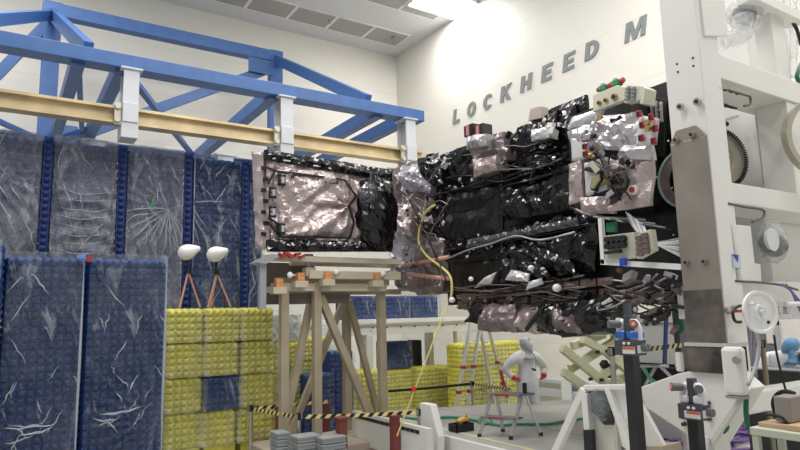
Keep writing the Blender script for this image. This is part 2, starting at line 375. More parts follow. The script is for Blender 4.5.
# bronze rail under the front beam
YR = YF+.18
r0 = oY(0, 98, YR); r1 = oY(400, 159, YR); zr = (r0.z+r1.z)/2-.02+.04; hr = (oY(200, 124, YR)-oY(200, 141, YR)).length*.93
R_ = thing('crane_rail', 'bronze coloured I-beam rail hung under the blue gantry', 'rail', (4, YR, zr))
MB().ibeam((-3.5, YR, zr), (xs_end+.0, YR, zr), .26, hr, .05).make('web_beam', railm, R_)
for k, (px, py) in enumerate(((130, 107), (286, 128), (410, 145))):
    x = oY(px, py, YF).x
    h = thing('beam_hanger', ['pale grey box hanger on the bronze rail, left of the three', 'pale grey box hanger on the bronze rail, middle of the three', 'pale grey box hanger at the right end of the bronze rail'][k], 'hanger', (x, YF-.02, ZG-.12), 'box hangers holding the bronze rail')
    zl = zr-hr/2-.28 if k == 0 else zr-hr/2-.32
    m_ = MB(); m_.box((x-.13, YF-.06, zr+.18), (x+.13, YF-.03, ZG-.1)); m_.box((x-.13, YF+.30, zr-.1), (x+.13, YF+.33, ZG-.1)); m_.box((x-.02, YF-.03, zr+.18), (x+.02, YF+.3, ZG-.1))
    m_.make('hanger_body', whitep, h)
    MB().box((x-.14, YF-.08, zl), (x+.14, YF+.34, zr-hr/2-.0)).make('hanger_foot', whitep, h, bevel=.01)
    MB().box((x-.13, YF-.1, zr-hr/2), (x+.13, YF-.04, zr+.2)).make('face_plate', whitep, h, bevel=.008)
    MB().box((x-.18, YF-.10, ZG-.11), (x+.18, YF+.36, ZG-.08)).make('top_plate', whitep, h)
    c = MB()
    for dz in (-.12, .12): c.cyl((x-.2, YF-.06, zr+dz), (x-.2, YF+.02, zr+dz), .05, n=10)
    c.box((x-.25, YF-.02, zr-.2), (x-.14, YF+.02, zr+.2)); c.make('clamp_plate', mat('clamp_zinc', (.55, .54, .46), .4, metal=.6), h)
# second row of hangers and rail at the rear
for k, (px, py) in enumerate(((95, 140), (224, 158))):
    Yh = YB-1.0
    p = oY(px, py, Yh)
    h = thing('beam_hanger', ['small pale hanger just above the wrapped panels, left one', 'small pale hanger just above the wrapped panels, near the foil box'][k], 'hanger', (p.x, Yh, ZG-.2), 'rear hangers above the blue panels')
    MB().box((p.x-.22, Yh-.15, p.z-.9), (p.x+.22, Yh+.15, ZG-.16)).make('hanger_body', whitep, h, bevel=.01)
    MB().box((p.x-.3, Yh-.2, ZG-.17), (p.x+.3, Yh+.2, ZG-.13)).make('top_plate', whitep, h)
# ================================================================ foam absorber panels and block stacks
foam_blue = mat('absorber_blue', (.012, .046, .175), .55, spec=.3)
foam_yel = mat('absorber_yellow', (.64, .60, .095), .8, var=.12, vscale=5)
film_blue = film('film_blue', (.46, .50, .56), .04, .5, 1.5, .22, 5, .14)
film_blue2 = film('film_blue2', (.42, .44, .49), .15, .55, 1.4, .35, 5, .16)
film_yel = film('film_yellow', (.85, .86, .80), .04, .35, 3.5, .8, 3, .25)
film_clear = film('film_clear', (.80, .83, .84), .22, .7, 5, .6, 3, .18)
def bumps(u, v, nu, nv, amp):
    return amp*min(1-abs(2*((u*nu) % 1)-1), 1-abs(2*((v*nv) % 1)-1))**.8
def absorber(x0, x1, yf, z0, z1, depth, bump, label, group, filmmat, pin=None, seed=0, hem=None, yaw=0, famp=.05):
    """tall cart of pyramid foam seen from its studded face, wrapped in clear sheet"""
    t = thing('absorber_panel', label, 'foam panel', ((x0+x1)/2, yf+depth/2, z0), group)
    nx = max(2, round((x1-x0)/bump)); nz = max(2, round((z1-z0)/bump)); ny = max(2, round(depth/bump)); s = 4
    m_ = MB()
    m_.grid(lambda u, v: V((x0+(x1-x0)*u, yf-bumps(u, v, nx, nz, .12), z0+(z1-z0)*v)), nx*s, nz*s)
    m_.grid(lambda u, v: V((x1+bumps(u, v, ny, nz, .03), yf+depth*u, z0+(z1-z0)*v)), ny*s, nz*s)
    m_.grid(lambda u, v: V((x0-bumps(u, v, ny, nz, .03), yf+depth*(1-u), z0+(z1-z0)*v)), ny*s, nz*s)
    m_.grid(lambda u, v: V((x0+(x1-x0)*u, yf+depth*v, z1+bumps(u, v, nx, ny, .03))), nx*s, ny*s)
    m_.box((x0+.01, yf+.01, z0), (x1-.01, yf+depth, z1-.01))
    m_.make('foam', foam_blue, t, smooth=False)
    # sheet: gathers towards pin, else hangs in diagonal creases
    W, Hh = x1-x0, z1-z0
    def sheet(u, v):
        x = x0+.01+(W-.02)*u; z = z0+.02+(Hh+.05)*v
        q = V((x*1.6+seed*7.3, z*1.1, seed*3.1))
        d = famp*.35*ridge(q, 3)+famp*.45*folds(u*W, v*Hh, 1.35+.35*math.sin(seed), seed, 4.5)+famp*.2*folds(u*W, v*Hh, 1.9+.4*math.sin(seed*2), seed+9, 7)
        if pin:
            dx, dz = u*W-pin[0], v*Hh-pin[1]; r = math.hypot(dx, dz); a = math.atan2(dz, dx)
            d += .035*math.sin(a*26+2*noise.noise(V((a*2, r, seed))))*min(1, r*3)*math.exp(-r*.8)
        if hem:
            zz = v*Hh; hh = hem-.25*math.sin(PI*u)*0
            if zz < hh: d += .03*math.sin(22*(zz+.55*((u-.5)**2)*W)+seed)+.03
        e = min(u, 1-u)*W; k = min(1, e/.1)
        return V((x, yf-.14-k*(.02+max(-.03, d)), z))
    ps = MB().slab(sheet, 44, int(44*min(3, Hh/W)), (0, .004, 0)).make('plastic_sheet', filmmat, t, smooth=True)
    rnd = random.Random(seed*31)
    fm_ = mat('film_glint', (.62, .66, .72), .15, spec=.9, alpha=.42)  # pale tubes along film folds, with the white highlights put into their colour
    def fold_glint(p, q, r, sag=0):
        pts = []
        for i in range(7):
            k = i/6; u = p[0]+(q[0]-p[0])*k+rnd.uniform(-.015, .015); v = p[1]+(q[1]-p[1])*k-sag*math.sin(PI*k)+rnd.uniform(-.004, .004)
            u = min(.98, max(.02, u)); v = min(.99, max(.01, v)); pp = sheet(u, v); pts.append(pp+V((0, -.004, 0)))
        MB().tube(pts, lambda t_: max(.002, r*math.sin(PI*min(1, max(0, t_)))), 6, 3).make('fold_glint', fm_, ps, smooth=True)
    for i in range(16):
        u0, v0 = rnd.uniform(.02, .9), rnd.uniform(.25, .98); L_ = rnd.uniform(.04, .12); an = rnd.choice((-1, 1))*rnd.uniform(.1, .9)
        fold_glint((u0, v0), (u0+L_*an*Hh/W, v0-L_), rnd.uniform(.006, .012))
    if pin and seed > 10:
        for i in range(16):
            a_ = PI*(1+(i+.5)/16) if i < 12 else PI*rnd.random(); r_ = rnd.uniform(.5, 1.3)
            fold_glint((pin[0]/W, pin[1]/Hh), ((pin[0]+r_*math.cos(a_))/W, (pin[1]+r_*math.sin(a_)*1.1)/Hh), rnd.uniform(.008, .014))
    if hem:
        for i in range(11): fold_glint((.03, (hem-.05-i*.14)/Hh), (.97, (hem-.02-i*.14)/Hh), rnd.uniform(.007, .012), .012+.022*i/10)
    if seed in (1, 2):
        for i in range(9):
            u0 = rnd.uniform(.02, .3); v0 = (.30 if i < 4 else .10)*1+rnd.uniform(-.04, .04); fold_glint((u0, v0), (u0+rnd.uniform(.25, .6), v0+rnd.uniform(-.015, .03)), rnd.uniform(.010, .018), .008)
        fold_glint((.985, .99), (.985, .05), .02)
    c = MB(); c.slab(lambda u, v: V((x0+W*u, yf-.1+(depth+.1)*v, z1+.05+.03*ridge(V((x0+u*5, v*5, seed)), 3))), 20, 8, (0, 0, .004)).make('top_sheet', filmmat, t, smooth=True)
    return t
YA = 9.4
za = oY(100, 260, YA).z
def xa(px, py=300, Y=YA): return oY(px, py, Y).x
A = 'front pair of wrapped blue absorber panels'
absorber(xa(4), xa(83.5), YA, .12, za, .62, .098, 'wrapped dark blue foam panel in the front left row, beside the picture edge', None, film_blue, None, 1, famp=.07)
absorber(xa(86.5), xa(165.5), YA, .12, za+.0, .62, .098, 'wrapped dark blue foam panel of the front row touching the yellow foam', None, film_blue, (.9, .9), 2, famp=.07)
absorber(xa(4)-1.05, xa(0)-.0, YA-.12, .12, za+.15, .62, .098, 'sliver of wrapped blue panel cut by the left picture edge', None, film_blue, None, 3)
struct_base = mat('cart_base', (.3, .31, .33), .5)
# tape dots on the front wrap
p = oY(89, 262, YA-.15); tag(MB().box((p.x-.035, YA-.17, za-.04), (p.x+.035, YA-.13, za+.03)).make('tape_patch', mat('tape_red', (.35, .03, .05), .5)), 'small dark red tape on the seam of the front panels', 'tape')
p = oY(81, 259, YA-.15); tag(MB().box((p.x-.05, YA-.17, za-.0), (p.x+.05, YA-.13, za+.05)).make('tape_patch', mat('tape_lblue', (.08, .28, .7), .5)), 'small blue tape left of the red one on the panel top', 'tape')
YBk = 12.4
zb_ = oY(45, 140, YBk).z
def xb(px, py=220): return oY(px, py, YBk).x
ed = [xb(44), xb(119.5), xb(186), xb(243)]
Wd = ed[1]-ed[0]
lab = ['tall wrapped blue panel in the back row, leftmost, cut by picture edge', 'tall wrapped blue panel in back row with broad milky folded sheet', 'tall wrapped blue panel in back row gathered at a green tape', 'tall wrapped blue panel behind the white tripod lamps', 'narrow wrapped blue panel edge beside the foil-wrapped box']
pins = [(.3, 4.8), None, (.75, 4.35), (-.1, 4.5), None]
xl = [(ed[0]-Wd, ed[0]-.08), (ed[0]+.08, ed[1]-.08), (ed[1]+.08, ed[2]-.08), (ed[2]+.08, ed[3]-.08), (ed[3]+.08, ed[3]+.42)]
for i in range(5):
    absorber(xl[i][0], xl[i][1], YBk, .12, zb_-.0*i, .6, .14, lab[i], 'back row of tall wrapped blue panels' if 0 else None, film_blue2 if i in (0, 1, 2) else film_blue, pins[i], 11+i, hem=(4.6 if i == 1 else None), famp=.08)
# blue foam edging strips between the back panels
em = mat('edge_blue', (.012, .035, .17), .6)
for i, x in enumerate([ed[0], ed[1], ed[2], ed[3]+.01]):
    m_ = MB(); n = 46; w_ = .072
    m_.box((x-w_, YBk-.12, .12), (x+w_, YBk-.02, zb_+.04))
    for k in range(n): m_.ball((x, YBk-.14, .2+k*(zb_-.1)/n), .055, .05, .05, 8)
    tag(m_.make('edge_strip', em, smooth=False, origin=(x, YBk, .12)), ['studded blue edging strip left of the milky sheet', 'studded blue edging strip between milky sheet and green tape', 'studded blue edging strip beside the left tripod lamp', 'studded blue edging strip near the foil box'][i], 'edging strip', 'edging strips in the back row')
p = oY(153, 203, YBk-.2)
tag(MB().prism([p+V((-.05, 0, -.14)), p+V((.0, 0, -.16)), p+V((.05, 0, .12)), p+V((.02, 0, .15)), p+V((-.02, 0, .03))], (0, .02, 0)).make('tape_strip', mat('tape_green', (.01, .25, .08), .5), origin=p), 'short green tape pinning the sheet of a back panel', 'tape')
# ---------- foam blocks
def block_proto(w, d, h, nx, nz, mt, fm, seed, amp=.055):
    o = bpy.data.objects.new('foam_block', None); C.objects.link(o); o['_o'] = (0, 0, 0)
    m_ = MB(); s = 4; ny = max(2, round(nx*d/w))
    def bz(v):  # horizontally layered rows, deep valleys
        return abs(math.sin(PI*v*nz))**.7
    def wob(u, n): return .55+.45*abs(math.sin(PI*u*n))
    def py_(u, v, a, b): return amp*1.3*min(1-abs(2*((u*a) % 1)-1), 1-abs(2*((v*b) % 1)-1))**.75
    m_.grid(lambda u, v: V((-w/2+w*u, -d/2-py_(u, v, nx, nz), h*v)), nx*s, nz*s)
    m_.grid(lambda u, v: V((w/2+py_(u, v, ny, nz)*.6, -d/2+d*u, h*v)), ny*s, nz*s)
    m_.grid(lambda u, v: V((-w/2-py_(u, v, ny, nz)*.6, d/2-d*u, h*v)), ny*s, nz*s)
    m_.grid(lambda u, v: V((-w/2+w*u, -d/2+d*v, h+.5*py_(u, v, nx, ny))), nx*s, ny*s)
    m_.box((-w/2+.02, -d/2+.02, .005), (w/2-.02, d/2-.02, h-.005))
    m_.make('foam', mt, o, smooth=False)
    if fm:
        f = MB(); q = amp*1.3+.012
        f.slab(lambda u, v: V((-w/2-q+(w+2*q)*u, -d/2-q-.02*(1+ridge(V((u*3+seed, v*3, seed)), 3)), h*v)), 20, 20, (0, .003, 0))
        f.slab(lambda u, v: V((-w/2-q+(w+2*q)*u, -d/2-q+(d+2*q)*v, h+.012+.014*ridge(V((u*3, v*3+seed, seed)), 3))), 16, 16, (0, 0, .003))
        f.make('plastic_sheet', fm, o, smooth=True)
    return o
Yy = 10.5
yw = .54; bh = .555
protoY = [block_proto(yw, .55, bh-.03, 5, n, foam_yel, film_yel, i*3.3) for i, n in enumerate((5, 5, 5))]
protoB = block_proto(yw, .55, bh-.03, 5, 5, foam_blue, film_blue, 5)
used = set()
def put(proto, x, y, z, label, group, scale=None):
    if proto.name in used: o = dup(proto, (x, y, z), scale=scale)
    else: used.add(proto.name); o = proto; o.location = (x, y, z); o.scale = scale or (1, 1, 1)
    tag(o, label, 'foam block', group); return o
ztop = oY(220, 308, Yy).z
xc = [oY(px, 380, Yy).x for px in (185, 221, 257)]
rown = ['top', 'second from top', 'third from top', 'fourth from top', 'lowest']
coln = ['column against the blue panels', 'middle column under the tripod lamps', 'right column by the tan stand']
for c in range(3):
    for r in range(4):
        z = ztop-bh*(r+1)
        g = 'yellow foam blocks in the front stack'
        isb = (c == 1 and r == 2)
        lb = 'yellow egg-crate foam block, %s in the %s' % (rown[r], coln[c])
        if isb: lb = 'dark blue wrapped foam block set in the middle yellow column'
        put(protoB if isb else protoY[(c+r) % 3], xc[c]+(-.04 if (c == 1 and r == 3) or (c == 2 and r == 3) else 0)+(.02 if (c+r) % 2 else 0), Yy+.28+(.06 if c == 0 else 0), z, lb, None if isb else g)
    p_ = MB().box((xc[c]-.26, Yy+.02, .0), (xc[c]+.26, Yy+.54, ztop-bh*4-.005))
    tag(p_.make('pallet_block', foam_yel, origin=(xc[c], Yy+.28, 0)), 'low yellow foam base under the %s' % coln[c], 'foam block')
# ================================================================ wrapped spacecraft: body on plane X=XS, folded wing box on plane Y=YS
XS, YS = 6.5, 9.2
blk = mat('foil_black', (.003, .003, .004), .17, crease=.28, cscale=1.6, spec=.55)
blk2 = mat('foil_black_matt', (.009, .0085, .009), .38, crease=.28, cscale=1.6)
pink = mat('foil_pink', (.50, .415, .41), .33, metal=.5, crease=.28, cscale=2.4)
pinkd = mat('foil_pewter', (.24, .195, .20), .34, metal=.6, crease=.28, cscale=2.4)
silv = mat('foil_silver', (.55, .52, .54), .3, metal=.7, crease=.28, cscale=2.4)
greyf = mat('foil_lavender', (.52, .50, .56), .35, metal=.45, crease=.28, cscale=2.4)
cream = mat('cream_panel', (.66, .65, .53), .5)
redm = mat('red_cap', (.38, .025, .03), .45)
wht = mat('white_part', (.82, .82, .80), .4)
copper = mat('copper_strut', (.62, .33, .24), .4, metal=.3)
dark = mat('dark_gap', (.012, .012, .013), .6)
brz = mat('panel_bronze', (.17, .125, .11), .4, metal=.4, crease=.28, cscale=2.4)
yelc = mat('yellow_hose', (.75, .66, .22), .5)
grn = mat('green_part', (.03, .25, .10), .5)
gold = mat('gold_connector', (.5, .33, .12), .35, metal=.7)
whf = mat('white_film', (.66, .65, .67), .25, metal=.2, crease=.28, cscale=2.4)
S = thing('spacecraft', 'big spacecraft body wrapped in black and pink foil, on the tan stand', 'spacecraft', (XS+1.2, 7.0, 2.5))
def quad(P, u, v):
    a = P[0].lerp(P[1], u); b = P[3].lerp(P[2], u); return a.lerp(b, v)
def sheet(name, P, m, amp=.03, fr=3, seed=0, thick=.03, n=None, parent=None, edge=.0, k=4, pins=(), th=None, flat=True):
    """crumpled blanket over a quad of world corners (bl, br, tr, tl), bulging to the viewer"""
    P = [V(p) for p in P]; nr = (P[1]-P[0]).cross(P[3]-P[0]).normalized()
    if nr.dot(cam0-P[0]) < 0: nr = -nr
    W_ = (P[1]-P[0]).length; H_ = (P[3]-P[0]).length
    nu = n or max(6, min(64, int(W_*26))); nv = n or max(6, min(64, int(H_*26)))
    rnd = random.Random(seed*13.7+W_); th = rnd.uniform(0, PI) if th is None else th; th2 = th+rnd.uniform(.7, 1.5)
    rough_ = amp > .006
    def f(u, v):
        jit = 0
        if rough_ and 0 < u < 1 and 0 < v < 1:
            u2 = u+rnd.uniform(-.3, .3)/nu; v2 = v+rnd.uniform(-.3, .3)/nv; jit = rnd.uniform(-1, 1)*min(.004, amp*.08)
        else: u2, v2 = u, v
        p = quad(P, u2, v2); a, b = u2*W_, v2*H_; e = min(a, W_-a, b, H_-b)
        d = amp*ridge(p*fr*.7+V((seed, seed*2, 0)), 3)*.7+amp*1.2*min(1, e/.12)
        if rough_: d += amp*.8*folds(a, b, th, seed, 3.6)+amp*.5*folds(a, b, th2, seed+5, 6.5)+jit
        for (pu, pv, st_) in pins:
            dx, dz_ = a-pu*W_, b-pv*H_; r = math.hypot(dx, dz_); an = math.atan2(dz_, dx)
            d += st_*math.exp(-r*1.6)*min(1, r*6)*math.sin(an*9+2.5*noise.noise(V((an, r*1.5, seed))))-st_*1.2*math.exp(-r*9)
        if edge: p = p+noise.noise_vector(p*4+V((seed, 0, 0)))*edge
        return p+nr*d
    mb = MB().slab(f, nu, nv, -nr*thick)
    F2 = []
    for i_, q in enumerate(mb.f): F2 += ([(q[0], q[1], q[2]), (q[0], q[2], q[3])] if (i_*7+i_//nu) % 2 else [(q[0], q[1], q[3]), (q[1], q[2], q[3])])
    mb.f = F2
    return mb.make(name, m, parent or S, smooth=not (flat and rough_))
def fX(pts, X): return [oX(x, y, X) for x, y in pts]
def fY(pts, Y): return [oY(x, y, Y) for x, y in pts]
def cbox(name, lo, hi, m, amp=.04, fr=2.5, seed=0, parent=None, n=14, smooth=True):
    """crumpled foil-wrapped box"""
    lo, hi = V(lo), V(hi); c = (lo+hi)/2; h = (hi-lo)/2; m_ = MB()
    def face(o, eu, ev):
        def f(u, v):
            p = o+eu*(2*u-1)+ev*(2*v-1)
            d = (p-c); 
            return p+V((noise.noise(p*fr+V((seed, 0, 0))), noise.noise(p*fr+V((0, seed, 9))), noise.noise(p*fr+V((5, 0, seed)))))*amp*1.6+d.normalized()*amp*.6*ridge(p*fr*1.7+V((seed, 1, 2)), 3)
        m_.grid(f, n, n)
    X_, Y_, Z_ = V((h.x, 0, 0)), V((0, h.y, 0)), V((0, 0, h.z))
    face(c-X_, Y_, Z_); face(c+X_, Y_, Z_); face(c-Y_, X_, Z_); face(c+Y_, X_, Z_); face(c-Z_, X_, Y_); face(c+Z_, X_, Y_)
    o = m_.make(name, m, parent or S, smooth=smooth)
    return o
# core body: dark box behind the blankets
yl, yr_ = oX(440, 230, XS).y, oX(672, 230, XS).y
zt, zbm = oX(590, 97, XS).z, oX(560, 300, XS).z
MB().box((XS+.12, yr_-.1, zbm), (XS+.7, yr_+1.0, zt-.12)).make('core_box', dark, S)
MB().box((XS+.12, yr_+1.0, zbm), (XS+2.2, yl, zt-.25)).make('core_box', dark, S)
# stepped outline blankets on the -X face (pixel corners: bl, br, tr, tl)
L = [
 ('black_blanket', [(443, 192), (477, 180), (477, 142), (441, 156)], blk, .05, 0),
 ('black_blanket', [(505, 152), (560, 150), (560, 110), (520, 128)], blk, .06, .0),
 ('black_blanket', [(538, 134), (589, 114), (588, 95), (545, 112)], blk, .04, .12),
 ('black_blanket', [(446, 240), (502, 238), (502, 185), (446, 196)], blk2, .05, .1),
 ('black_blanket', [(502, 222), (576, 210), (574, 168), (502, 186)], blk, .08, -.08),
 ('black_blanket', [(504, 186), (572, 166), (570, 146), (500, 158)], blk, .05, .1),
 ('black_blanket', [(448, 262), (520, 258), (520, 232), (448, 240)], blk, .05, .02),
 ('black_blanket', [(452, 292), (502, 290), (502, 256), (452, 258)], blk2, .04, .06),
 ('black_blanket', [(503, 282), (600, 272), (600, 224), (503, 246)], blk, .09, -.08),
 ('black_blanket', [(420, 232), (450, 240), (448, 180), (418, 190)], blk, .07, .1),
 ('black_blanket', [(470, 190), (512, 180), (512, 150), (470, 160)], blk2, .06, .05),
 ('black_blanket', [(512, 250), (600, 232), (598, 208), (512, 226)], blk, .06, -.02),
 ('black_blanket', [(560, 165), (580, 160), (578, 105), (556, 115)], blk, .05, .05),
]
for i, (n_, q, m_, amp, dx) in enumerate(L): sheet(n_, fX(q, XS+dx), m_, amp*.7, 2.6, i*3.7, .05)
# vertical ribs and seams between blankets
for i, (a, b, w_) in enumerate((((502, 160), (502, 292), .05), ((446, 250), (600, 222), .05), ((504, 186), (570, 168), .04), ((448, 262), (503, 248), .04), ((430, 196), (500, 176), .05))):
    MB().tube([oX(*a, XS-.14), oX((a[0]+b[0])/2, (a[1]+b[1])/2+2, XS-.18), oX(*b, XS-.14)], w_*.6, 8).make('seam_roll', blk, S, smooth=True)
# glossy clear film bunched along the middle and the lower right
for i, (q, m_) in enumerate(((  [(470, 248), (580, 226), (580, 218), (470, 240)], whf), ([(503, 284), (556, 280), (540, 262), (503, 258)], blk), ([(540, 262), (580, 278), (575, 262), (536, 244)], blk))):
    sheet('gloss_film', fX(q, XS-.2), m_ if i else mat('film_dark', (.10, .10, .115), .16, metal=.4, crease=.6, cscale=4), .045, 7, i*9, .02)
# silver wrapped instrument cluster, upper right
Q = XS-.45
cl = [
 ('silver_blanket', [(578, 160), (603, 150), (604, 118), (570, 132)], silv, -.1, .05),
 ('silver_blanket', [(600, 150), (640, 152), (642, 112), (596, 118)], silv, -.25, .07),
 ('silver_blanket', [(572, 205), (586, 200), (584, 160), (571, 165)], pink, .0, .05),
 ('silver_blanket', [(612, 212), (654, 206), (655, 160), (612, 158)], pink, -.2, .05),
 ('silver_blanket', [(620, 160), (655, 160), (653, 138), (620, 146)], silv, -.25, .06),
 ('silver_blanket', [(583, 214), (618, 214), (618, 196), (583, 198)], pink, -.1, .06),
 ('silver_blanket', [(571, 130), (600, 120), (606, 107), (575, 118)], whf, -.12, .05),
]
MB().box((XS-.35, oX(655, 170, XS).y, oX(600, 214, XS).z), (XS+.3, oX(574, 170, XS-.3).y, oX(600, 116, XS).z)).make('instrument_box', blk2, S)
for i, (n_, q, m_, dx, amp) in enumerate(cl): sheet(n_, fX(q, Q+dx), m_, amp*.8, 4, 20+i*2.9, .05)
# grey plate with oval lens
pl = sheet('sensor_plate', fX([(586, 196), (607, 189), (606, 157), (584, 163)], Q-.28), mat('sensor_plate', (.55, .55, .57), .4), .004, 1, 0, .04)
c0 = oX(598, 176, Q-.32)
MB().prism([oX(x, y, Q-.33) for x, y in ((588, 161), (593, 160), (604, 172), (598, 192), (592, 190), (598, 174))], (-.03, 0, 0)).make('plate_bracket', dark, pl)
MB().prism([oX(x, y, Q-.37) for x, y in ((591, 188), (593, 179), (600, 174), (601, 180), (595, 189))], (-.03, 0, 0)).make('oval_lens', mat('lens_olive', (.30, .30, .16), .25), pl, bevel=.004)
MB().prism([oX(x, y, Q-.37) for x, y in ((589, 163), (594, 161), (601, 170), (597, 174))], (-.03, 0, 0)).make('oval_lens', mat('lens_olive2', (.50, .50, .38), .3), pl, bevel=.004)
# white connector faces with red caps
def redface(q, caps, X):
    o = sheet('connector_plate', fX(q, X), mat('connector_plate', (.70, .68, .68), .4, metal=.2), .004, 1, 1, .05)
    for x, y in caps:
        p = oX(x, y, X-.04); MB().box(p-V((.02, .026, .036)), p+V((.02, .026, .036))).make('red_frame', redm, o, bevel=.008)
        MB().box(p-V((.03, .014, .020)), p+V((-.01, .014, .020))).make('cap_core', dark, o)
redface([(572, 161), (588, 158), (588, 135), (571, 138)], [(584, 139), (584.5, 146.5), (585, 154)], Q-.2)
redface([(636, 146), (654, 144), (657, 118), (639, 115)], [(639, 114), (651, 117), (642, 125), (655, 128.5), (641, 138), (653.5, 141)], Q-.45)
for x, y in ((649, 123), (649.5, 129)):
    p = oX(x, y, Q-.5); MB().cyl(p, p-V((.05, 0, 0)), .03, .03, 12).make('round_port', gold, S)
p = oX(634, 190, Q-.3); MB().cyl(p, p-V((.05, 0, 0)), .036, .03, 16).make('red_lens_cover', redm, S); MB().cyl(p+V((.03, 0, 0)), p-V((.03, 0, 0)), .055, .055, 16).make('lens_ring', wht, S)
p = oX(621, 183, Q-.35)
MB().lathe([(.10, 0), (.12, .01), (.12, .04), (.10, .05)], p, (-1, 0, 0), 20, closed=True).make('ring_fitting', dark, S)
# cream connector brackets on the top edge
def panel(q, X, th, m_=cream, name='cream_bracket', par=None):
    return MB().prism(fX(q, X), (th, 0, 0)).make(name, m_, par or S, bevel=.006)
P1 = panel([(593, 112), (624, 100), (624, 87), (617, 85), (593, 95)], Q-.2, .08)
for x, y, r in ((599.5, 103, .028), (606, 100.5, .028), (614.5, 97, .04)):
    p = oX(x, y, Q-.21); MB().cyl(p+V((.01, 0, 0)), p-V((.02, 0, 0)), r, r, 14).make('hole_bush', gold, P1); MB().cyl(p, p-V((.03, 0, 0)), r*.6, r*.6, 12).make('bore', dark, P1)
P2 = panel([(624, 103), (640, 100), (643, 86), (627, 85)], Q-.3, .12)
MB().prism(fX([(640, 104), (643, 103), (645, 88), (642, 86)], Q-.31), (.2, 0, 0)).make('side_cheek', cream, P2)
for j in range(4):
    for i in range(2):
        p = oX(628.5+i*5.5-j*.3, 88.5+j*3.6+.2*i, Q-.31); MB().box(p-V((.02, .025, .014)), p+V((.0, .025, .014))).make('socket', mat('socket_grey', (.22, .24, .26), .5), P2)
for k, (x, y) in enumerate(((604.5, 88), (617, 83))):
    p = oX(x, y, Q-.1); c = MB(); c.box(p-V((.05, .05, .035)), p+V((.05, .05, .03))); c.make('valve_body', grn, S, bevel=.01)
    for s in (-1, 1): MB().cyl(p+V((0, s*.05, 0)), p+V((0, s*.1, .01)), .035, .03, 10).make('red_cap', redm, S)
    MB().ball(p+V((-.03, 0, .05)), .03, n=8).make('cap_core', wht, S)
# dark slotted panel right of the brackets, black bulkhead, ring rim
panel([(640, 150), (664, 158), (666, 100), (645, 94)], XS+.05, .1, blk2, 'slotted_panel')
for i in range(4):
    a, b = oX(647+i*4.6, 99+i*1.0, XS-.02), oX(648+i*4.6, 122, XS-.02); MB().beam(a, b, .025, .03, (1, 0, 0)).make('slot_bar', silv, S)
panel([(654, 236), (678, 240), (676, 130), (655, 128)], XS+.1, .1, blk, 'bulkhead')
p = oX(690, 178, XS+.02)
MB().lathe([(.335, 0), (.36, 0), (.36, .06), (.335, .06)], p, (-1, -.1, 0), 40, closed=True).make('ring_rim', mat('rim_green', (.25, .36, .30), .35), S, smooth=False)
MB().lathe([(.24, 0), (.335, 0), (.33, .04), (.24, .04)], p, (-1, -.1, 0), 40, closed=True).make('ring_web', pinkd, S)
# upper left instrument on the edge with red striped boxes
I0 = XS-.05
for i, (q, m_) in enumerate((([(474, 166), (494, 162), (492, 138), (472, 142)], pinkd), ([(494, 164), (508, 160), (507, 132), (493, 136)], pinkd), ([(476, 178), (500, 170), (499, 155), (475, 160)], pink), ([(470, 150), (488, 146), (488, 134), (470, 137)], silv))):
    sheet('pewter_blanket', fX(q, I0-.1*i), m_, .05, 5, 50+i*3, .25)
for x in (473, 483): 
    p = oX(x, 131, I0-.25); o = MB().box(p-V((.1, .11, .09)), p+V((.1, .11, .09))).make('sensor_head', blk2, S, bevel=.008)
    MB().box(p-V((.12, .03, .09)), p+V((-.1, .03, .07))).make('red_stripe', mat('pink_stripe', (.6, .22, .24), .5), o)
# antenna feed cluster left of centre top
for i, (q, m_) in enumerate((([(528, 150), (556, 146), (552, 122), (528, 126)], blk), ([(535, 142), (551, 138), (549, 128), (536, 130)], whf))):
    sheet('crumpled_cover', fX(q, XS-.15-.12*i), m_, .06, 6, 70+i, .2)
panel([(528, 121), (541, 118), (541, 106), (536, 107), (530, 109)], XS-.1, .15, mat('tan_bracket', (.50, .42, .36), .5), 'tan_bracket')
# junction of wing and body: crumpled pewter foil
JN = [([(395, 262), (425, 270), (428, 225), (394, 215)], greyf, XS+.2), ([(392, 215), (440, 228), (443, 180), (393, 168)], pinkd, XS+.15), ([(398, 230), (418, 238), (418, 205), (396, 204)], pink, XS-.05),
      ([(420, 296), (450, 292), (448, 240), (420, 246)], pinkd, XS+.1), ([(408, 190), (436, 196), (436, 160), (404, 172)], greyf, XS+.0), ([(393, 178), (420, 182), (418, 160), (396, 172)], pinkd, XS+.1), ([(426, 186), (450, 186), (446, 160), (424, 158)], blk, XS-.05), ([(400, 290), (424, 292), (424, 262), (400, 258)], pinkd, XS+.15)]
for i, (q, m_, X) in enumerate(JN): sheet('pewter_blanket', fX(q, X), m_, .1, 3.2, 90+i*2.2, .35, edge=.05)
for i, (a, b) in enumerate((((408, 265), (449, 257)), ((408, 274), (450, 279)))): MB().cyl(oX(*a, XS-.3), oX(*b, XS-.3), .035).make('copper_strut', copper, S, smooth=True)
MB().tube([oX(x, y, XS-.35) for x, y in ((435, 205), (426, 212), (420, 228), (419, 243), (427, 256), (440, 266), (450, 276), (452, 290), (450, 302))], .022, 6).make('yellow_hose', yelc, S, smooth=True)
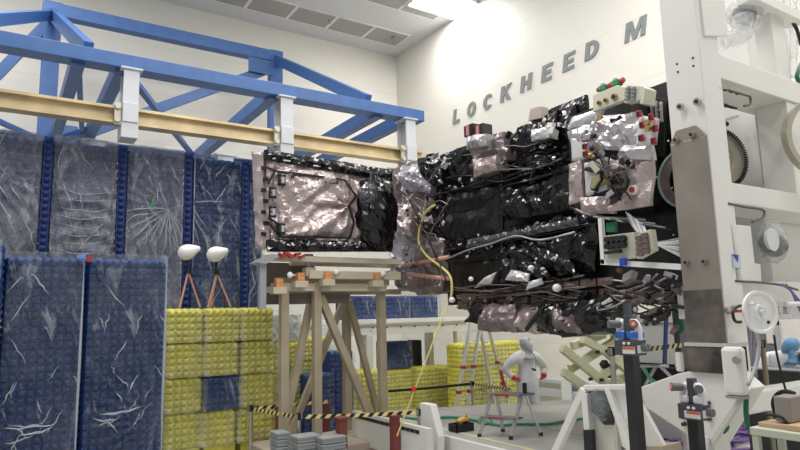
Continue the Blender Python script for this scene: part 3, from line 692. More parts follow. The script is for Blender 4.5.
# underside: bronze truss panels, mechanisms, hanging pewter skirts
U = XS-.1
MB().box((XS-.1, oX(672, 280, XS).y, oX(560, 306, XS).z), (XS+.7, oX(462, 290, XS).y, oX(560, 296, XS).z)).make('deck_plate', brz, S)
for i in range(9):
    x0 = 462+i*17; y0 = 293-i*1.9; a = [(x0, y0+8), (x0+15, y0+6.5), (x0+15, y0-1), (x0, y0+.5)]
    sheet('floor_panel', fX(a, U-.15), brz, .012, 5, i, .04)
    sheet('floor_panel', fX([(x0+2, y0+17), (x0+15, y0+15.5), (x0+15, y0+9.5), (x0+2, y0+11)], U-.05), brz if i % 3 else pinkd, .012, 5, i+3, .04)
sk = [([(470, 322), (498, 328), (498, 302), (474, 300)], blk2, 0), ([(484, 330), (520, 332), (520, 304), (488, 304)], pinkd, -.1), ([(508, 332), (546, 332), (546, 304), (508, 304)], pink, .0), ([(543, 330), (568, 337), (570, 304), (543, 304)], blk, -.05), ([(566, 337), (612, 330), (616, 300), (566, 304)], blk, -.1), ([(560, 330), (590, 334), (584, 308), (560, 308)], pinkd, -.12)]
for i, (q, m_, dx) in enumerate(sk): sheet('hanging_blanket', fX(q, U+dx), m_, .09, 3.5, 130+i*4, .5, edge=.05)
MB().beam(oX(526, 330, U-.25), oX(544, 306, U-.25), .03, .05).make('skirt_strap', dark, S)
# lower right frame: connector panels, white rails, dark mechanisms
P3 = panel([(605, 262), (636, 258), (634, 232), (604, 236)], Q-.35, .1, mat('connector_grey', (.50, .50, .42), .5), 'connector_panel')
for j in range(3):
    for i in range(4):
        p = oX(609+i*5.2, 240+j*6.3-(i*.5), Q-.36)
        if j < 2: MB().cyl(p, p-V((.05, 0, 0)), .036, .036, 12).make('round_connector', dark, P3)
        elif i < 3: MB().box(p-V((.04, .035, .015)), p+V((0, .035, .015))).make('square_connector', dark, P3)
P4 = panel([(637, 259), (653, 250), (650, 229), (634, 236)], Q-.4, .1, mat('cream_frame', (.66, .63, .50), .5), 'connector_panel')
for j in range(4):
    for i in range(2):
        p = oX(639.5+i*6+j*.6, 238+j*5.3-i*2.4, Q-.41); MB().box(p-V((.03, .035, .025)), p+V((0, .035, .025))).make('square_connector', mat('connector_dark', (.15, .11, .10), .5), P4)
MB().beam(oX(602, 262, Q-.3), oX(682, 267, Q-.3), .05, .06).make('white_rail', wht, S)
MB().beam(oX(601, 218, Q-.3), oX(604, 264, Q-.3), .05, .05).make('white_rail', wht, S)
MB().box(oX(622, 266, Q-.36), oX(624.5, 258, Q-.40)).make('blue_clip', mat('clip_blue', (.02, .06, .5), .5), S)
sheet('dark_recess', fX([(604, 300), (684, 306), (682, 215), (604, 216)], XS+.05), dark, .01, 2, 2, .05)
g = panel([(606, 232), (615, 232), (615, 222), (606, 223)], Q-.1, .05, grn, 'green_board')
# cable bundles fanning from the cluster to the column
for i in range(9):
    y0 = 212+i*1.6; MB().tube([oX(626+i*2.2, y0, Q-.15), oX(634+i*2, y0+16, Q-.25), oX(650+i*1.4, 242+i*1.6-i, Q-.2), oX(682, 238+i*2.4, Q-.1)], .009, 5).make('cable', wht if i % 3 else mat('cable_grey', (.4, .4, .42), .5), S, smooth=True)
for i in range(7):
    x0 = 560+i*8
    MB().tube([oX(572+i*4, 208+i*1.2, Q-.1), oX(590+i*6, 216+i, Q-.18), oX(640+i*5, 218+i*2, Q-.1)], .013, 5).make('cable', mat('cable_grey', (.4, .4, .42), .5) if i % 2 else blk2, S, smooth=True)
# little fittings scattered over the seams and the underside
random.seed(11)
fit = [wht, dark, silv, pinkd, gold, blk, pink, mat('bracket_tan', (.45, .38, .30), .5)]
def fitting(x, y, X, s, m_):
    p = oX(x, y, X); k = random.random(); q = MB()
    if k < .4: q.obox(p, V((s, 0, s*random.uniform(-.6, .6))), V((0, s*random.uniform(.5, 1.4), s*random.uniform(-.6, .6))), V((0, -s*.3, s*random.uniform(.3, .9))))
    elif k < .7: q.cyl(p, p+V((-s, random.uniform(-1.5, 1.5)*s, random.uniform(-1, 1)*s)), s*.5, s*.5, 10)
    else: q.ball(p, s*.8, n=8)
    return q.make('bracket' if k < .4 else 'connector' if k < .7 else 'round_cap', m_, S, bevel=.003)
zones = [(430, 452, 150, 175, XS-.15, 12, .045, (wht, dark, silv)), (448, 466, 178, 200, XS-.15, 8, .04, (wht, dark, pinkd)), (470, 510, 134, 180, XS-.3, 16, .04, (silv, wht, pinkd, dark, pinkd)), (528, 560, 120, 160, XS-.25, 16, .04, (wht, silv, dark, blk, blk)),
         (584, 620, 118, 200, Q-.3, 22, .04, (dark, dark, silv, gold)), (600, 635, 150, 215, Q-.3, 20, .04, (dark, silv, pinkd)), (450, 600, 286, 310, XS-.25, 40, .035, (wht, dark, pinkd, pinkd, brz, dark, gold)),
         (600, 682, 268, 330, Q-.15, 50, .04, (pinkd, dark, silv, dark, brz, dark, wht)), (458, 500, 236, 258, XS-.25, 8, .025, (wht, silv)), (392, 450, 160, 292, XS-.3, 30, .04, (pinkd, silv, dark, pink, dark)), (600, 670, 96, 116, XS-.2, 6, .03, (dark, silv)), (655, 680, 140, 236, XS+.0, 8, .015, (wht,))]
for (x0, x1, y0, y1, X, n_, s, ms) in zones:
    for i in range(n_): fitting(random.uniform(x0, x1), random.uniform(y0, y1), X, s*random.uniform(.6, 1.3), random.choice(ms))
# white balls (round covers)
for x, y, r in ((452, 300, .07), (471, 279, .055), (531, 268, .06), (557, 288, .08), (607, 302, .09), (617, 326, .09)):
    p = oX(x, y, U-.3); MB().ball(p, r*.75, r*.75, r*.68, 14).make('white_cover', wht, S, smooth=True)
sheet('white_film', fX([(476, 288), (492, 284), (498, 272), (486, 278)], XS-.25), whf, .03, 8, 5, .03)
sheet('white_film', fX([(508, 280), (530, 282), (532, 274), (514, 270)], XS-.3), whf, .04, 8, 6, .03)
sheet('white_film', fX([(528, 290), (544, 284), (542, 278), (530, 282)], XS-.3), whf, .03, 8, 7, .03)
# seam cables across the black faces
for pts in (((440, 212), (470, 210), (492, 196), (505, 186), (540, 178), (570, 165)), ((446, 178), (470, 176), (500, 182), (530, 172)), ((500, 180), (520, 172), (532, 170), (531, 178))):
    MB().tube([oX(x, y, XS-.22) for x, y in pts], .018, 6).make('cable', blk, S, smooth=True)
MB().tube([oX(x, y, XS-.3) for x, y in ((449, 258), (468, 250), (490, 244), (515, 236), (540, 240), (575, 232))], .015, 5).make('cable', silv, S, smooth=True)

# ---------------- folded wing box on the tan stand
Wg = thing('wing_box', 'pink foil wrapped flat box with black edging, left end of the spacecraft', 'wrapped box', (oY(320, 250, YS).x, YS+.3, oY(320, 250, YS).z))
tl, tr, br, bl = oY(256, 150, YS), oY(391, 176, YS), oY(391, 248, YS), oY(259, 246, YS)
Dp = .22
x0, x1 = tl.x+.1, tr.x; zt_, zb2 = (tl.z+tr.z)/2, (bl.z+br.z)/2
MB().prism([tl+V((.08, .05, -.04)), tr+V((0, .05, -.04)), br+V((0, .05, .03)), bl+V((.08, .05, .03))], (0, Dp, 0)).make('core_box', pinkd, Wg)
def wq(q, d=0): return [oY(x, y, YS+d) for x, y in q]
sheet('face_blanket', wq([(270, 240), (354, 238), (349, 176), (274, 166)], -.02), pink, .05, 2.2, 3, .05, parent=Wg, pins=((.93, .5, .07), (.1, .95, .03), (.1, .05, .03)), th=.6)
sheet('face_blanket', wq([(262, 250), (272, 246), (276, 166), (266, 156)], -.0), pink, .03, 5, 4, .05, parent=Wg)
sheet('face_blanket', wq([(270, 247), (392, 250), (392, 238), (270, 236)], -.02), pinkd, .03, 4, 5, .05, parent=Wg)
sheet('face_blanket', wq([(268, 172), (380, 190), (390, 172), (266, 152)], .0), pink, .03, 4, 6, .05, parent=Wg)
sheet('face_blanket', wq([(350, 240), (385, 244), (380, 186), (348, 178)], .02), pink, .05, 4, 7, .05, parent=Wg)
sheet('end_blanket', [oY(258, 248, YS+.1)+V((-.02, 0, 0)), oY(265, 250, YS-.02), oY(264, 152, YS-.02), oY(253, 152, YS+.1)], pink, .03, 4, 8, .05, parent=Wg)
sheet('black_edging', wq([(264, 160), (391, 182), (391, 170), (264, 150)], -.06), blk, .04, 5, 9, .06, parent=Wg)
sheet('black_edging', wq([(266, 252), (392, 252), (392, 243), (266, 240)], -.06), blk, .05, 5, 10, .06, parent=Wg)
# black tape lines
def tape(pts, w_=.03, d=-.13):
    P = [oY(x, y, YS+d) for x, y in pts]; m_ = MB()
    for a, b in zip(P, P[1:]): m_.beam(a, b, .03, w_)
    return m_.make('black_tape', blk2, Wg)
tape([(266, 167), (275, 171), (345, 180), (356, 196), (349, 206), (354, 222), (350, 238), (280, 237), (268, 222)])
tape([(275, 171), (268, 184)]); tape([(291, 176), (300, 177)], .06); tape([(325, 181), (338, 183)], .06); tape([(268, 218), (276, 222), (280, 236)])
for x, y in ((281, 180.5), (272, 193), (272, 212), (281, 229)):
    p = oY(x, y, YS-.13); f_ = MB(); w2, h2 = .055, .085
    f_.box(p+V((-w2, -.04, -h2)), p+V((w2, 0, -h2+.025))).box(p+V((-w2, -.04, h2-.025)), p+V((w2, 0, h2))).box(p+V((-w2, -.04, -h2)), p+V((-w2+.02, 0, h2))).box(p+V((w2-.025, -.04, -h2)), p+V((w2, 0, h2)))
    f_.box(p+V((-w2, -.045, -.012)), p+V((w2, -.0, .012)))
    f_.make('square_port', dark, Wg)
    MB().box(p+V((-.015, -.06, -.05)), p+V((.035, -.03, .05))).make('port_flap', greyf, Wg)
for i in range(7):   # small black patches down the left side
    p = oY(264+i % 2*2, 168+i*11, YS-.08); MB().box(p+V((-.04, 0, -.03)), p+V((.04, .03, .03))).make('black_tape', blk2, Wg)
for i in range(8):   # white stitching tabs on the edging
    p = oY(272+i*15, 158+i*2.6, YS-.12); MB().box(p+V((-.06, 0, -.012)), p+V((.06, .02, .012))).make('white_tab', whf, Wg)
# round black bundle at the right of the box
c = oY(376, 212, YS-.1)
m_ = MB(); m_.ball((0, 0, 0), 1, 1, 1, 40)
for i, v in enumerate(m_.v):
    d = 1+.2*ridge(v*1.6+V((3, 3, 3)), 3)+.10*folds(v.x*1.2, v.z*1.2, .4, 3, 4)+.05*folds(v.x, v.z, 2, 8, 8)
    m_.v[i] = c+V((v.x*.34*d, v.y*.26*d, v.z*.55*d))
m_.make('black_bundle', blk, Wg, smooth=False)
c = oY(368, 195, YS-.3); m_ = MB(); m_.ball((0, 0, 0), 1, 1, 1, 24)
for i, v in enumerate(m_.v):
    d = 1+.3*ridge(v*1.8, 4); m_.v[i] = c+V((v.x*.16*d, v.y*.1*d, v.z*.16*d))
m_.make('glossy_bundle', mat('film_dark', (.10, .10, .115), .16, metal=.4, crease=.6, cscale=4), Wg, smooth=False)
# white pin on its top left corner
p = oY(264.5, 150, YS+.02); MB().cyl(p-V((0, 0, .12)), p+V((0, 0, .04)), .012).make('white_pin', wht, Wg)

# extra cable harness crossing the seams, all soft black or grey runs
random.seed(21)
def run_(x0, y0, x1, y1, X, m_, r): 
    pts = [oX(x0+(x1-x0)*k/4+random.uniform(-3, 3), y0+(y1-y0)*k/4+random.uniform(-4, 4), X+random.uniform(-.05, .03)) for k in range(5)]
    MB().tube(pts, r, 5, 3).make('cable', m_, S, smooth=True)
for i in range(14): run_(random.uniform(440, 520), random.uniform(286, 300), random.uniform(560, 600), random.uniform(276, 300), XS-.3, random.choice((blk, pinkd, blk2, brz)), .010)
for i in range(12): run_(random.uniform(600, 620), random.uniform(268, 316), random.uniform(655, 684), random.uniform(268, 316), Q-.05, random.choice((blk, pinkd, brz, silv)), .012)
for i in range(10): run_(random.uniform(396, 415), random.uniform(165, 290), random.uniform(425, 450), random.uniform(165, 290), XS-.35, random.choice((blk, pinkd, blk2)), .010)
for i in range(4): run_(random.uniform(580, 600), random.uniform(140, 205), random.uniform(610, 630), random.uniform(140, 205), Q-.36, blk2, .009)
for i in range(8): run_(random.uniform(460, 540), random.uniform(150, 176), random.uniform(540, 570), random.uniform(130, 170), XS-.3, random.choice((blk, blk2, pinkd)), .008)
# ================================================================ tan steel stand under the wing box
tan = mat('stand_tan', (.39, .33, .235), .5, var=.08, vscale=3)
tanl = mat('stand_beige', (.55, .49, .38), .5)
oran = mat('wood_orange', (.62, .28, .10), .6, var=.2, vscale=20)
galv = mat('galvanised', (.42, .45, .47), .4, metal=.5)
Yf, Ybk_ = YS+.15, YS+.9
T = thing('support_stand', 'tan steel trestle stand with crossed legs under the foil box', 'stand', (oY(325, 440, Yf).x, YS+.5, 0))
ZBASE = .42
def lg(px0, py0, px1, py1, Y0, Y1, w_=.12, name='leg'):
    a = oY(px0, py0, Y0); b = oY(px1, py1, Y1); b = a+(b-a)*((a.z-ZBASE)/(a.z-b.z)); MB().beam(a, b, w_, w_, (0, 1, 0)).make(name, tan, T, bevel=.008); return a, b
for px, Y, yt in ((284, Yf, 290), (316.5, Yf, 282), (380.5, Yf+.1, 282), (346, Ybk_, 290)):
    a = oY(px, yt, Y); MB().box((a.x-.065, Y-.065, ZBASE), (a.x+.065, Y+.065, a.z)).make('leg', tan, T, bevel=.008)
lg(313, 290, 283, 433, Yf+.2, Yf+.2, .11, 'brace'); lg(344, 300, 300, 410, Yf+.4, Yf+.4, .1, 'brace'); lg(320, 296, 380, 440, Yf+.05, Yf+.05, .12, 'brace'); lg(349, 300, 377, 410, Yf+.5, Yf+.5, .1, 'brace')
def bar(x0, y0, x1, y1, Y, w_, h_, m_=tanl, name='cross_bar'):
    a, b = oY(x0, y0, Y), oY(x1, y1, Y); z = (a.z+b.z)/2
    return MB().beam((a.x, Y, z), (b.x, Y, z), w_, h_).make(name, m_, T, bevel=.006)
bar(262, 258, 400, 262, YS+.0, .12, .09); bar(290, 262, 400, 266, Ybk_, .1, .1)
bar(308, 277, 399, 274, Yf-.1, .12, .13); bar(272, 289, 385, 286, Yf, .12, .13); bar(275, 294, 400, 290, Ybk_, .1, .1, tan)
bar(275, 283, 388, 281, Ybk_, .1, .12, tan)
for x in (284, 316.5, 380.5): 
    a = oY(x, 288, Yf); MB().beam((a.x, Yf, a.z), (a.x, Ybk_, a.z), .1, .1).make('cross_bar', tan, T)
# jack screws and orange blocks
for x, y in ((309, 258), (392, 262)):
    a = oY(x, y, Yf-.05); MB().cyl(a+V((0, 0, .06)), a-V((0, 0, .05)), .07, .07, 14).cyl(a-V((0, 0, .05)), a-V((0, 0, .28)), .03, .03, 10).make('jack_screw', galv, T)
    MB().box(a+V((-.09, -.08, -.30)), a+V((.09, .08, -.16))).make('jack_block', tanl, T, bevel=.008)
for x, y in ((278.5, 283), (300, 277), (327, 275.5), (376, 277)):
    a = oY(x, y, Yf-.15); MB().box(a+V((-.06, -.06, -.065)), a+V((.06, .06, .065))).make('wood_block', oran, T, bevel=.005)
    MB().box(a+V((-.11, -.08, -.17)), a+V((.11, .08, -.065))).make('block_seat', tanl, T, bevel=.005)
for x, y in ((290, 275), (336, 272), (383, 274)):
    a = oY(x, y, Yf-.2); MB().ball(a, .05, .03, .05, 12).cyl(a, a+V((.1, .05, 0)), .018).make('hand_knob', wht, T, smooth=True)
# dark boards and grey end plates
a, b = oY(266, 262, Ybk_), oY(306, 304, Ybk_); MB().box((a.x, Ybk_+.06, b.z), (b.x+.2, Ybk_+.1, a.z)).make('back_board', mat('board_brown', (.14, .12, .10), .6), T)
a, b = oY(290, 293, Yf), oY(352, 303, Yf); MB().box((a.x, Yf+.1, b.z), (b.x, Yf+.13, a.z)).make('back_board', mat('board_brown', (.14, .12, .10), .6), T)
a, b = oY(259.5, 263, Yf-.2), oY(266, 309, Yf-.2); MB().box((a.x, Yf-.22, b.z), (b.x, Yf-.12, a.z)).make('end_plate', galv, T, bevel=.01)
MB().prism([oY(x, y, Yf-.3) for x, y in ((256, 262), (272, 254), (282, 255), (266, 264))], (0, .35, 0)).make('end_cap', galv, T)
a = oY(292, 256, YS-.12); q = MB()
for i in range(5): q.obox(a+V((.09*(i-2), 0, .03*(i % 2))), V((.05, 0, .01*(i-2))), V((0, .03, 0)), V((0.01, 0, .025)))
q.make('red_clamp', redm, T)
q = MB().box((oY(270, 440, Yf).x, Yf-.25, .0), (oY(392, 440, Yf).x, Ybk_+.25, ZBASE-.03)); q.make('base_frame', mat('base_tan', (.40, .34, .27), .6), T, bevel=.02)
for px, Y in ((284, Yf), (316.5, Yf), (380.5, Yf+.1), (346, Ybk_)):
    a = oY(px, 440, Y); MB().box((a.x-.16, Y-.14, ZBASE-.03), (a.x+.16, Y+.14, ZBASE)).make('foot_plate', tanl, T)
# ================================================================ white egg-shaped heads on copper tripods, on the foam stack
for k, (x, y) in enumerate(((187.5, 252), (216, 254))):
    Yt = Yy+.3; c = oY(x, y, Yt)
    t = thing('tripod_lamp', ['white egg-shaped head on a copper tripod, beside the blue seam, left one', 'white egg-shaped head on a copper tripod, right one of the pair'][k], 'tripod', (c.x, Yt, ztop+.02))
    ax = (V((.96, 0, .28)), V((0, 1, 0)), V((-.28, 0, .96)))
    m_ = MB(); n = 20
    prof = [(.0, -.16), (.07, -.145), (.115, -.1), (.135, -.04), (.13, .03), (.10, .10), (.055, .18), (.03, .22), (.0, .225)]
    m_.lathe(prof, c-V((.0, 0, 0)), (.93, 0, .36), 20).make('lamp_head', mat('dome_white', (.86, .86, .82), .35), t, smooth=True)
    MB().cyl(c+V((0, 0, -.1)), c+V((0.02, 0, -.32)), .022).cyl(c+V((0.02, 0, -.30)), c+V((0.02, 0, -.36)), .05).make('mount', dark, t)
    h = c+V((.02, 0, -.34)); zb0 = ztop+.02
    feet = [(-.13, -.1), (.22, -.05), (-.06, .18)] if k == 0 else [(-.15, -.1), (.26, -.05), (-.03, .18)]
    for fx, fy_ in feet: MB().cyl(h, (c.x+fx, Yt+fy_, zb0), .017).make('leg', copper, t)
# ================================================================ stacks, boxes and stuff behind and under the stand
def stack_wall(x0, x1, y0, y1, Y, nx, label, cat='foam stack', mt=foam_yel, fm=film_yel, bx=.1, floor_=0, grp=None):
    a, b = oY(x0, y0, Y), oY(x1, y1, Y); w_ = b.x-a.x; zt0 = a.z; n = max(1, round((zt0-floor_)/.5)); h = (zt0-floor_)/n
    for i in range(nx):
        for r in range(n):
            o = block_proto(w_/nx-.02, .5, h-.02, max(3, int(w_/nx/.11)), 5, mt, fm, i+r*1.7)
            o.location = (a.x+w_*(i+.5)/nx, Y+.27, floor_+h*r+.002)
            tag(o, label % (['left', 'middle', 'right', 'far right'][i] if nx > 1 else 'single', ['lowest', 'second', 'third', 'fourth', 'fifth'][r]), 'foam block', grp)
stack_wall(277, 302, 343, 440, 11.6, 1, 'yellow foam block behind the left stand leg, %s column, %s from floor')
stack_wall(303, 329, 338, 440, 12.6, 1, 'yellow foam block between stand braces, %s column, %s from floor')
stack_wall(352, 380, 372, 440, 12.6, 1, 'yellow foam block seen through right stand legs, %s column, %s from floor')
stack_wall(386, 415, 371, 425, 13.6, 1, 'yellow foam block under dark wrapped block, %s column, %s from floor')
stack_wall(416, 452, 368, 425, 13.4, 1, 'yellow foam block crossed by yellow line, %s column, %s from floor')
stack_wall(459, 524, 344, 415, 12.15, 3, 'yellow foam block behind the ladder, %s column, %s from floor')
def wrapbox(x0, y0, x1, y1, Y, d, m_, fm, label, cat, name='wrapped_block', z0=None, studs=True):
    a, b = oY(x0, y0, Y), oY(x1, y1, Y); zb1 = b.z if z0 is None else z0
    t = thing(name, label, cat, ((a.x+b.x)/2, Y+d/2, zb1))
    if studs:
        nx = max(3, int((b.x-a.x)/.1)); nz = max(3, int((a.z-zb1)/.1)); q = MB()
        q.box((a.x, Y, zb1), (b.x, Y+d, a.z)); q.grid(lambda u, v: V((a.x+(b.x-a.x)*u, Y-.001-bumps(u, v, nx, nz, .045), zb1+(a.z-zb1)*v)), nx*4, nz*4); q.make('foam', m_, t, smooth=False)
    else: MB().box((a.x, Y, zb1), (b.x, Y+d, a.z)).make('carton', m_, t, bevel=.01)
    if fm:
        MB().slab(lambda u, v: V((a.x-.03+(b.x-a.x+.06)*u, Y-.07-.025*ridge(V((u*3, v*3, x0)), 3), zb1+(a.z-zb1+.03)*v)), 16, 16, (0, .003, 0)).make('plastic_sheet', fm, t, smooth=True)
    return t
wrapbox(304, 375, 331, 432, 11.4, .5, foam_blue, film_blue, 'blue wrapped foam block low between the stand legs', 'foam block', z0=0.001)
wrapbox(330, 352, 353, 400, 11.8, .5, foam_blue, film_blue, 'blue wrapped foam block behind crossing stand braces', 'foam block', z0=0.001)
wrapbox(386, 342, 411, 370, 13.7, .5, foam_blue, film_blue, 'dark blue wrapped foam block on top of a yellow one right of the stand', 'foam block', z0=oY(386, 371, 13.6).z+.03)
wrapbox(272, 316, 298, 343, 11.7, .5, mat('grey_goods', (.35, .36, .38), .6), film_clear, 'grey clear-wrapped bundle on yellow foam behind the left leg', 'bundle', z0=oY(290, 343, 11.6).z+.03, studs=False)
wrapbox(319, 326, 345, 353, 12.9, .4, mat('carton_white', (.66, .70, .74), .6), None, 'pale white carton with blue marks behind the stand', 'carton', 'white_carton', studs=False, z0=oY(310, 338, 12.6).z-.4)
# grey crate stacks by the stand foot
cr = mat('crate_grey', (.30, .32, .33), .6)
for k, (x0, x1, yt, Y) in enumerate(((270, 281, 430, 9.0), (290, 311, 434, 8.7), (314, 336, 435, 8.5), (355, 372, 427, 10.8))):
    a, b = oY(x0, yt, Y), oY(x1, yt, Y); n = max(2, int(a.z/.09)); h = a.z/n
    for r in range(n):
        if r < n-4: 
            continue
        q = MB().box((a.x, Y-.3, h*r+.004), (b.x, Y-.02, h*(r+1)-.012)).box((a.x-.015, Y-.315, h*(r+1)-.03), (b.x+.015, Y-.005, h*(r+1)-.008))
        tag(q.make('grey_tray', cr, origin=((a.x+b.x)/2, Y-.15, h*r)), 'shallow grey tray, %s of the pile %s' % (['top', 'second', 'third', 'fourth'][n-1-r], ['beside the yellow foam', 'between the striped barrier posts', 'right of the middle barrier post', 'behind the stand foot'][k]), 'tray')
    if n > 4: tag(MB().box((a.x, Y-.3, .0), (b.x, Y-.02, h*(n-4))).make('grey_box', cr, bevel=.01, origin=((a.x+b.x)/2, Y-.15, 0)), 'grey box carrying the tray pile %s' % ['beside the yellow foam', 'between the striped barrier posts', 'right of the middle barrier post', 'behind the stand foot'][k], 'box')
# dark red posts
rb = mat('post_oxblood', (.20, .045, .04), .45)
for k, (x, yt, Y, w_) in enumerate(((278.5, 408, 10.0, .09), (326, 405, 10.7, .1), (341.5, 419, 8.4, .13), (394.5, 417, 8.2, .12))):
    a = oY(x, yt, Y); q = thing('red_post', ['thin dark red steel post left behind the barrier', 'dark red steel post between crates behind the stand', 'thick dark red steel post in front of the stand legs', 'dark red steel post with a bracket right of the stand'][k], 'post', (a.x, Y, 0))
    MB().box((a.x-w_/2, Y-w_/2, .02), (a.x+w_/2, Y+w_/2, a.z)).make('post', rb, q, bevel=.008)
    MB().box((a.x-w_*1.2, Y-w_*1.2, 0), (a.x+w_*1.2, Y+w_*1.2, .02)).make('base_plate', rb, q)
    MB().box((a.x-w_*.7, Y-w_*.7, a.z), (a.x+w_*.7, Y+w_*.7, a.z+.03)).make('cap', rb, q)
a = oY(389, 430, 8.2); MB().tube([a+V((-.0, 0, .2)), a+V((-.12, 0, .15)), a+V((-.12, 0, -.1)), a+V((0, 0, -.15))], .02, 6)
# ================================================================ striped belt barriers
by, bk = mat('belt_yellow', (.85, .70, .28), .5), mat('belt_black', (.012, .012, .012), .5)
chrome = mat('post_steel', (.50, .49, .46), .28, metal=.85)
def belt(p, q, h, n, label, plain=False):
    p, q = V(p), V(q); me = bpy.data.meshes.new('barrier_belt'); vs = []; fs = []; mi = []
    u = V((0, 0, h/2)); d = (q-p); nn = d.cross(V((0, 0, 1))).normalized()*.006; L_ = d.length; sl = d.normalized()*h*.9
    N = n*2
    for i in range(N+1):
        t = i/N; c = p+d*t; sh = sl*(.5 if 0 < i < N else 0); dz = V((0, 0, -.03*L_*4*t*(1-t)*.2))
        vs += [c-u-sh*1+nn+dz, c+u+sh*1+nn+dz, c+u+sh-nn+dz, c-u-sh-nn+dz]
    for i in range(N):
        a, b = i*4, i*4+4
        for k in range(4): fs.append((a+k, a+(k+1) % 4, b+(k+1) % 4, b+k)); mi.append(0 if plain else i % 2)
    fs += [(3, 2, 1, 0), (N*4, N*4+1, N*4+2, N*4+3)]; mi += [0, 0]
    m0 = (p+q)/2; me.from_pydata([tuple(v-m0) for v in vs], [], fs); me.materials.append(bk); me.materials.append(by)
    for f, k in zip(me.polygons, mi): f.material_index = k
    o = bpy.data.objects.new('barrier_belt', me); C.objects.link(o); o.location = m0
    return tag(o, label, 'barrier belt')
def stanchion(p, label, z0=0, m_=chrome):
    t = thing('barrier_post', label, 'barrier post', (p.x, p.y, z0))
    MB().cyl((p.x, p.y, z0+.02), (p.x, p.y, p.z-.1), .032).make('post', m_, t, smooth=False)
    MB().cyl((p.x, p.y, p.z-.1), (p.x, p.y, p.z), .042).make('belt_head', bk, t)
    MB().lathe([(.17, 0), (.17, .015), (.05, .03), (.03, .03)], (p.x, p.y, z0)).make('base', m_, t)
    for s in (-1, 1): MB().box((p.x+s*.04-.008, p.y-.03, p.z-.09), (p.x+s*.04+.008, p.y+.03, p.z-.01)).make('belt_clip', m_, t)
    return p
s1 = stanchion(oZ(251, 405, 1.0), 'steel barrier post at left corner of the striped belts'); s2 = stanchion(oZ(298.5, 413, 1.0), 'steel barrier post in front of the tan stand, middle one')
s3 = stanchion(oZ(419, 408.5, 1.0), 'steel barrier post beside the white wedge by the platform')
dz = V((0, 0, -.055))
def trim_(a, b, k=.05): d = (b-a).normalized()*k; return a+d, b-d
belt(*trim_(s1+dz, s2+dz), .055, 11, 'striped belt running between the two left barrier posts')
belt(*trim_(s2+dz, s3+dz), .055, 12, 'long striped belt across the front of the tan stand')
b4 = oD(330, 399, 11.2); belt(*trim_(s1+dz, V((b4.x, b4.y, 1.0))+dz), .055, 9, 'striped belt from the left barrier post back behind stand legs')
s5 = stanchion(oZ(472, 381, 1.0)+V((0, 0, .0)), 'barrier post half hidden behind the ladder')
b6 = oD(512, 376, 12.2); belt(*trim_(s5+dz, V((b6.x, b6.y, 1.0))+dz), .06, 14, 'striped belt behind the ladder reaching the person')
b7 = oD(386, 384, 12.4); belt(*trim_(V((b7.x, b7.y, 1.0))+dz, s5+dz), .05, 1, 'plain black belt in front of yellow foam', True)
# ================================================================ mezzanine bench with blue wrapped foam on top
mz = mat('mezz_white', (.66, .65, .60), .5)
Ym = 13.0; a, b = oY(340, 323, Ym), oY(470, 323, Ym); t = thing('steel_table', 'tall white steel platform table behind the stand', 'table', ((a.x+b.x)/2, Ym+.6, 0))
zt2 = oY(420, 318, Ym).z
MB().box((a.x-1.2, Ym, zt2-.10), (b.x, Ym+1.2, zt2)).make('table_top', mat('mezz_top', (.78, .78, .76), .5), t, bevel=.01)
MB().ibeam((a.x-1.2, Ym+.1, zt2-.24), (b.x-.05, Ym+.1, zt2-.24), .14, .26, .03).make('edge_beam', mz, t)
for x, Y in ((368, Ym+.1), (458, Ym+.1), (429, Ym+1.1), (364, Ym+1.1)):
    p = oY(x, 340, Y); MB().box((p.x-.09, Y-.09, 0), (p.x+.09, Y+.09, zt2-.37)).make('leg', mz, t, bevel=.006)
for i in range(9):
    p = oY(345+i*14, 328, Ym); MB().cyl((p.x, Ym+.03, zt2-.2), (p.x, Ym-.015, zt2-.2), .02, n=6).make('bolt', dark, t)
for k, (x0, x1) in enumerate(((345, 376), (378, 408), (410, 438))):
    wrapbox(x0, 296, x1, 317, Ym+.25, .5, foam_blue, film_blue, ['blue wrapped foam pack on the tall white table, left', 'blue wrapped foam pack on the tall white table, middle', 'blue wrapped foam pack on the tall white table, right'][k], 'foam pack', 'foam_pack', z0=zt2+.003)
# dark racks under the table
for k, x in enumerate((413.5, 419)):
    p = oY(x, 340, 13.9); p2_ = oY(x+3.5, 366, 13.9); tag(MB().box((p.x, 13.9, .9), (p2_.x, 14.2, p.z)).box((p.x+.02, 13.95, 0), (p2_.x-.02, 14.15, .9)).make('dark_rack', dark, bevel=.02, origin=(p.x, 14, 0)), ['dark upright case under the table, left of two', 'dark upright case under the table, right of two'][k], 'case')
# tall yellow sling line with red tag
p, q = oD(448, 303, 9.4), oD(404, 415, 9.4); q = oD(397, 436, 9.4)
y_ = tag(MB().tube([p, oD(432, 345, 9.3), q], .012, 5).make('tether_line', yelc, origin=p), 'thin yellow line hanging from the spacecraft down to the platform', 'line')
tg = oD(414, 389, 9.32); tag(MB().box(tg-V((.03, .02, .035)), tg+V((.03, .02, .035))).make('line_tag', mat('tag_red', (.7, .05, .02), .5), bevel=.006, origin=tg), 'small red tag on the yellow line', 'tag')
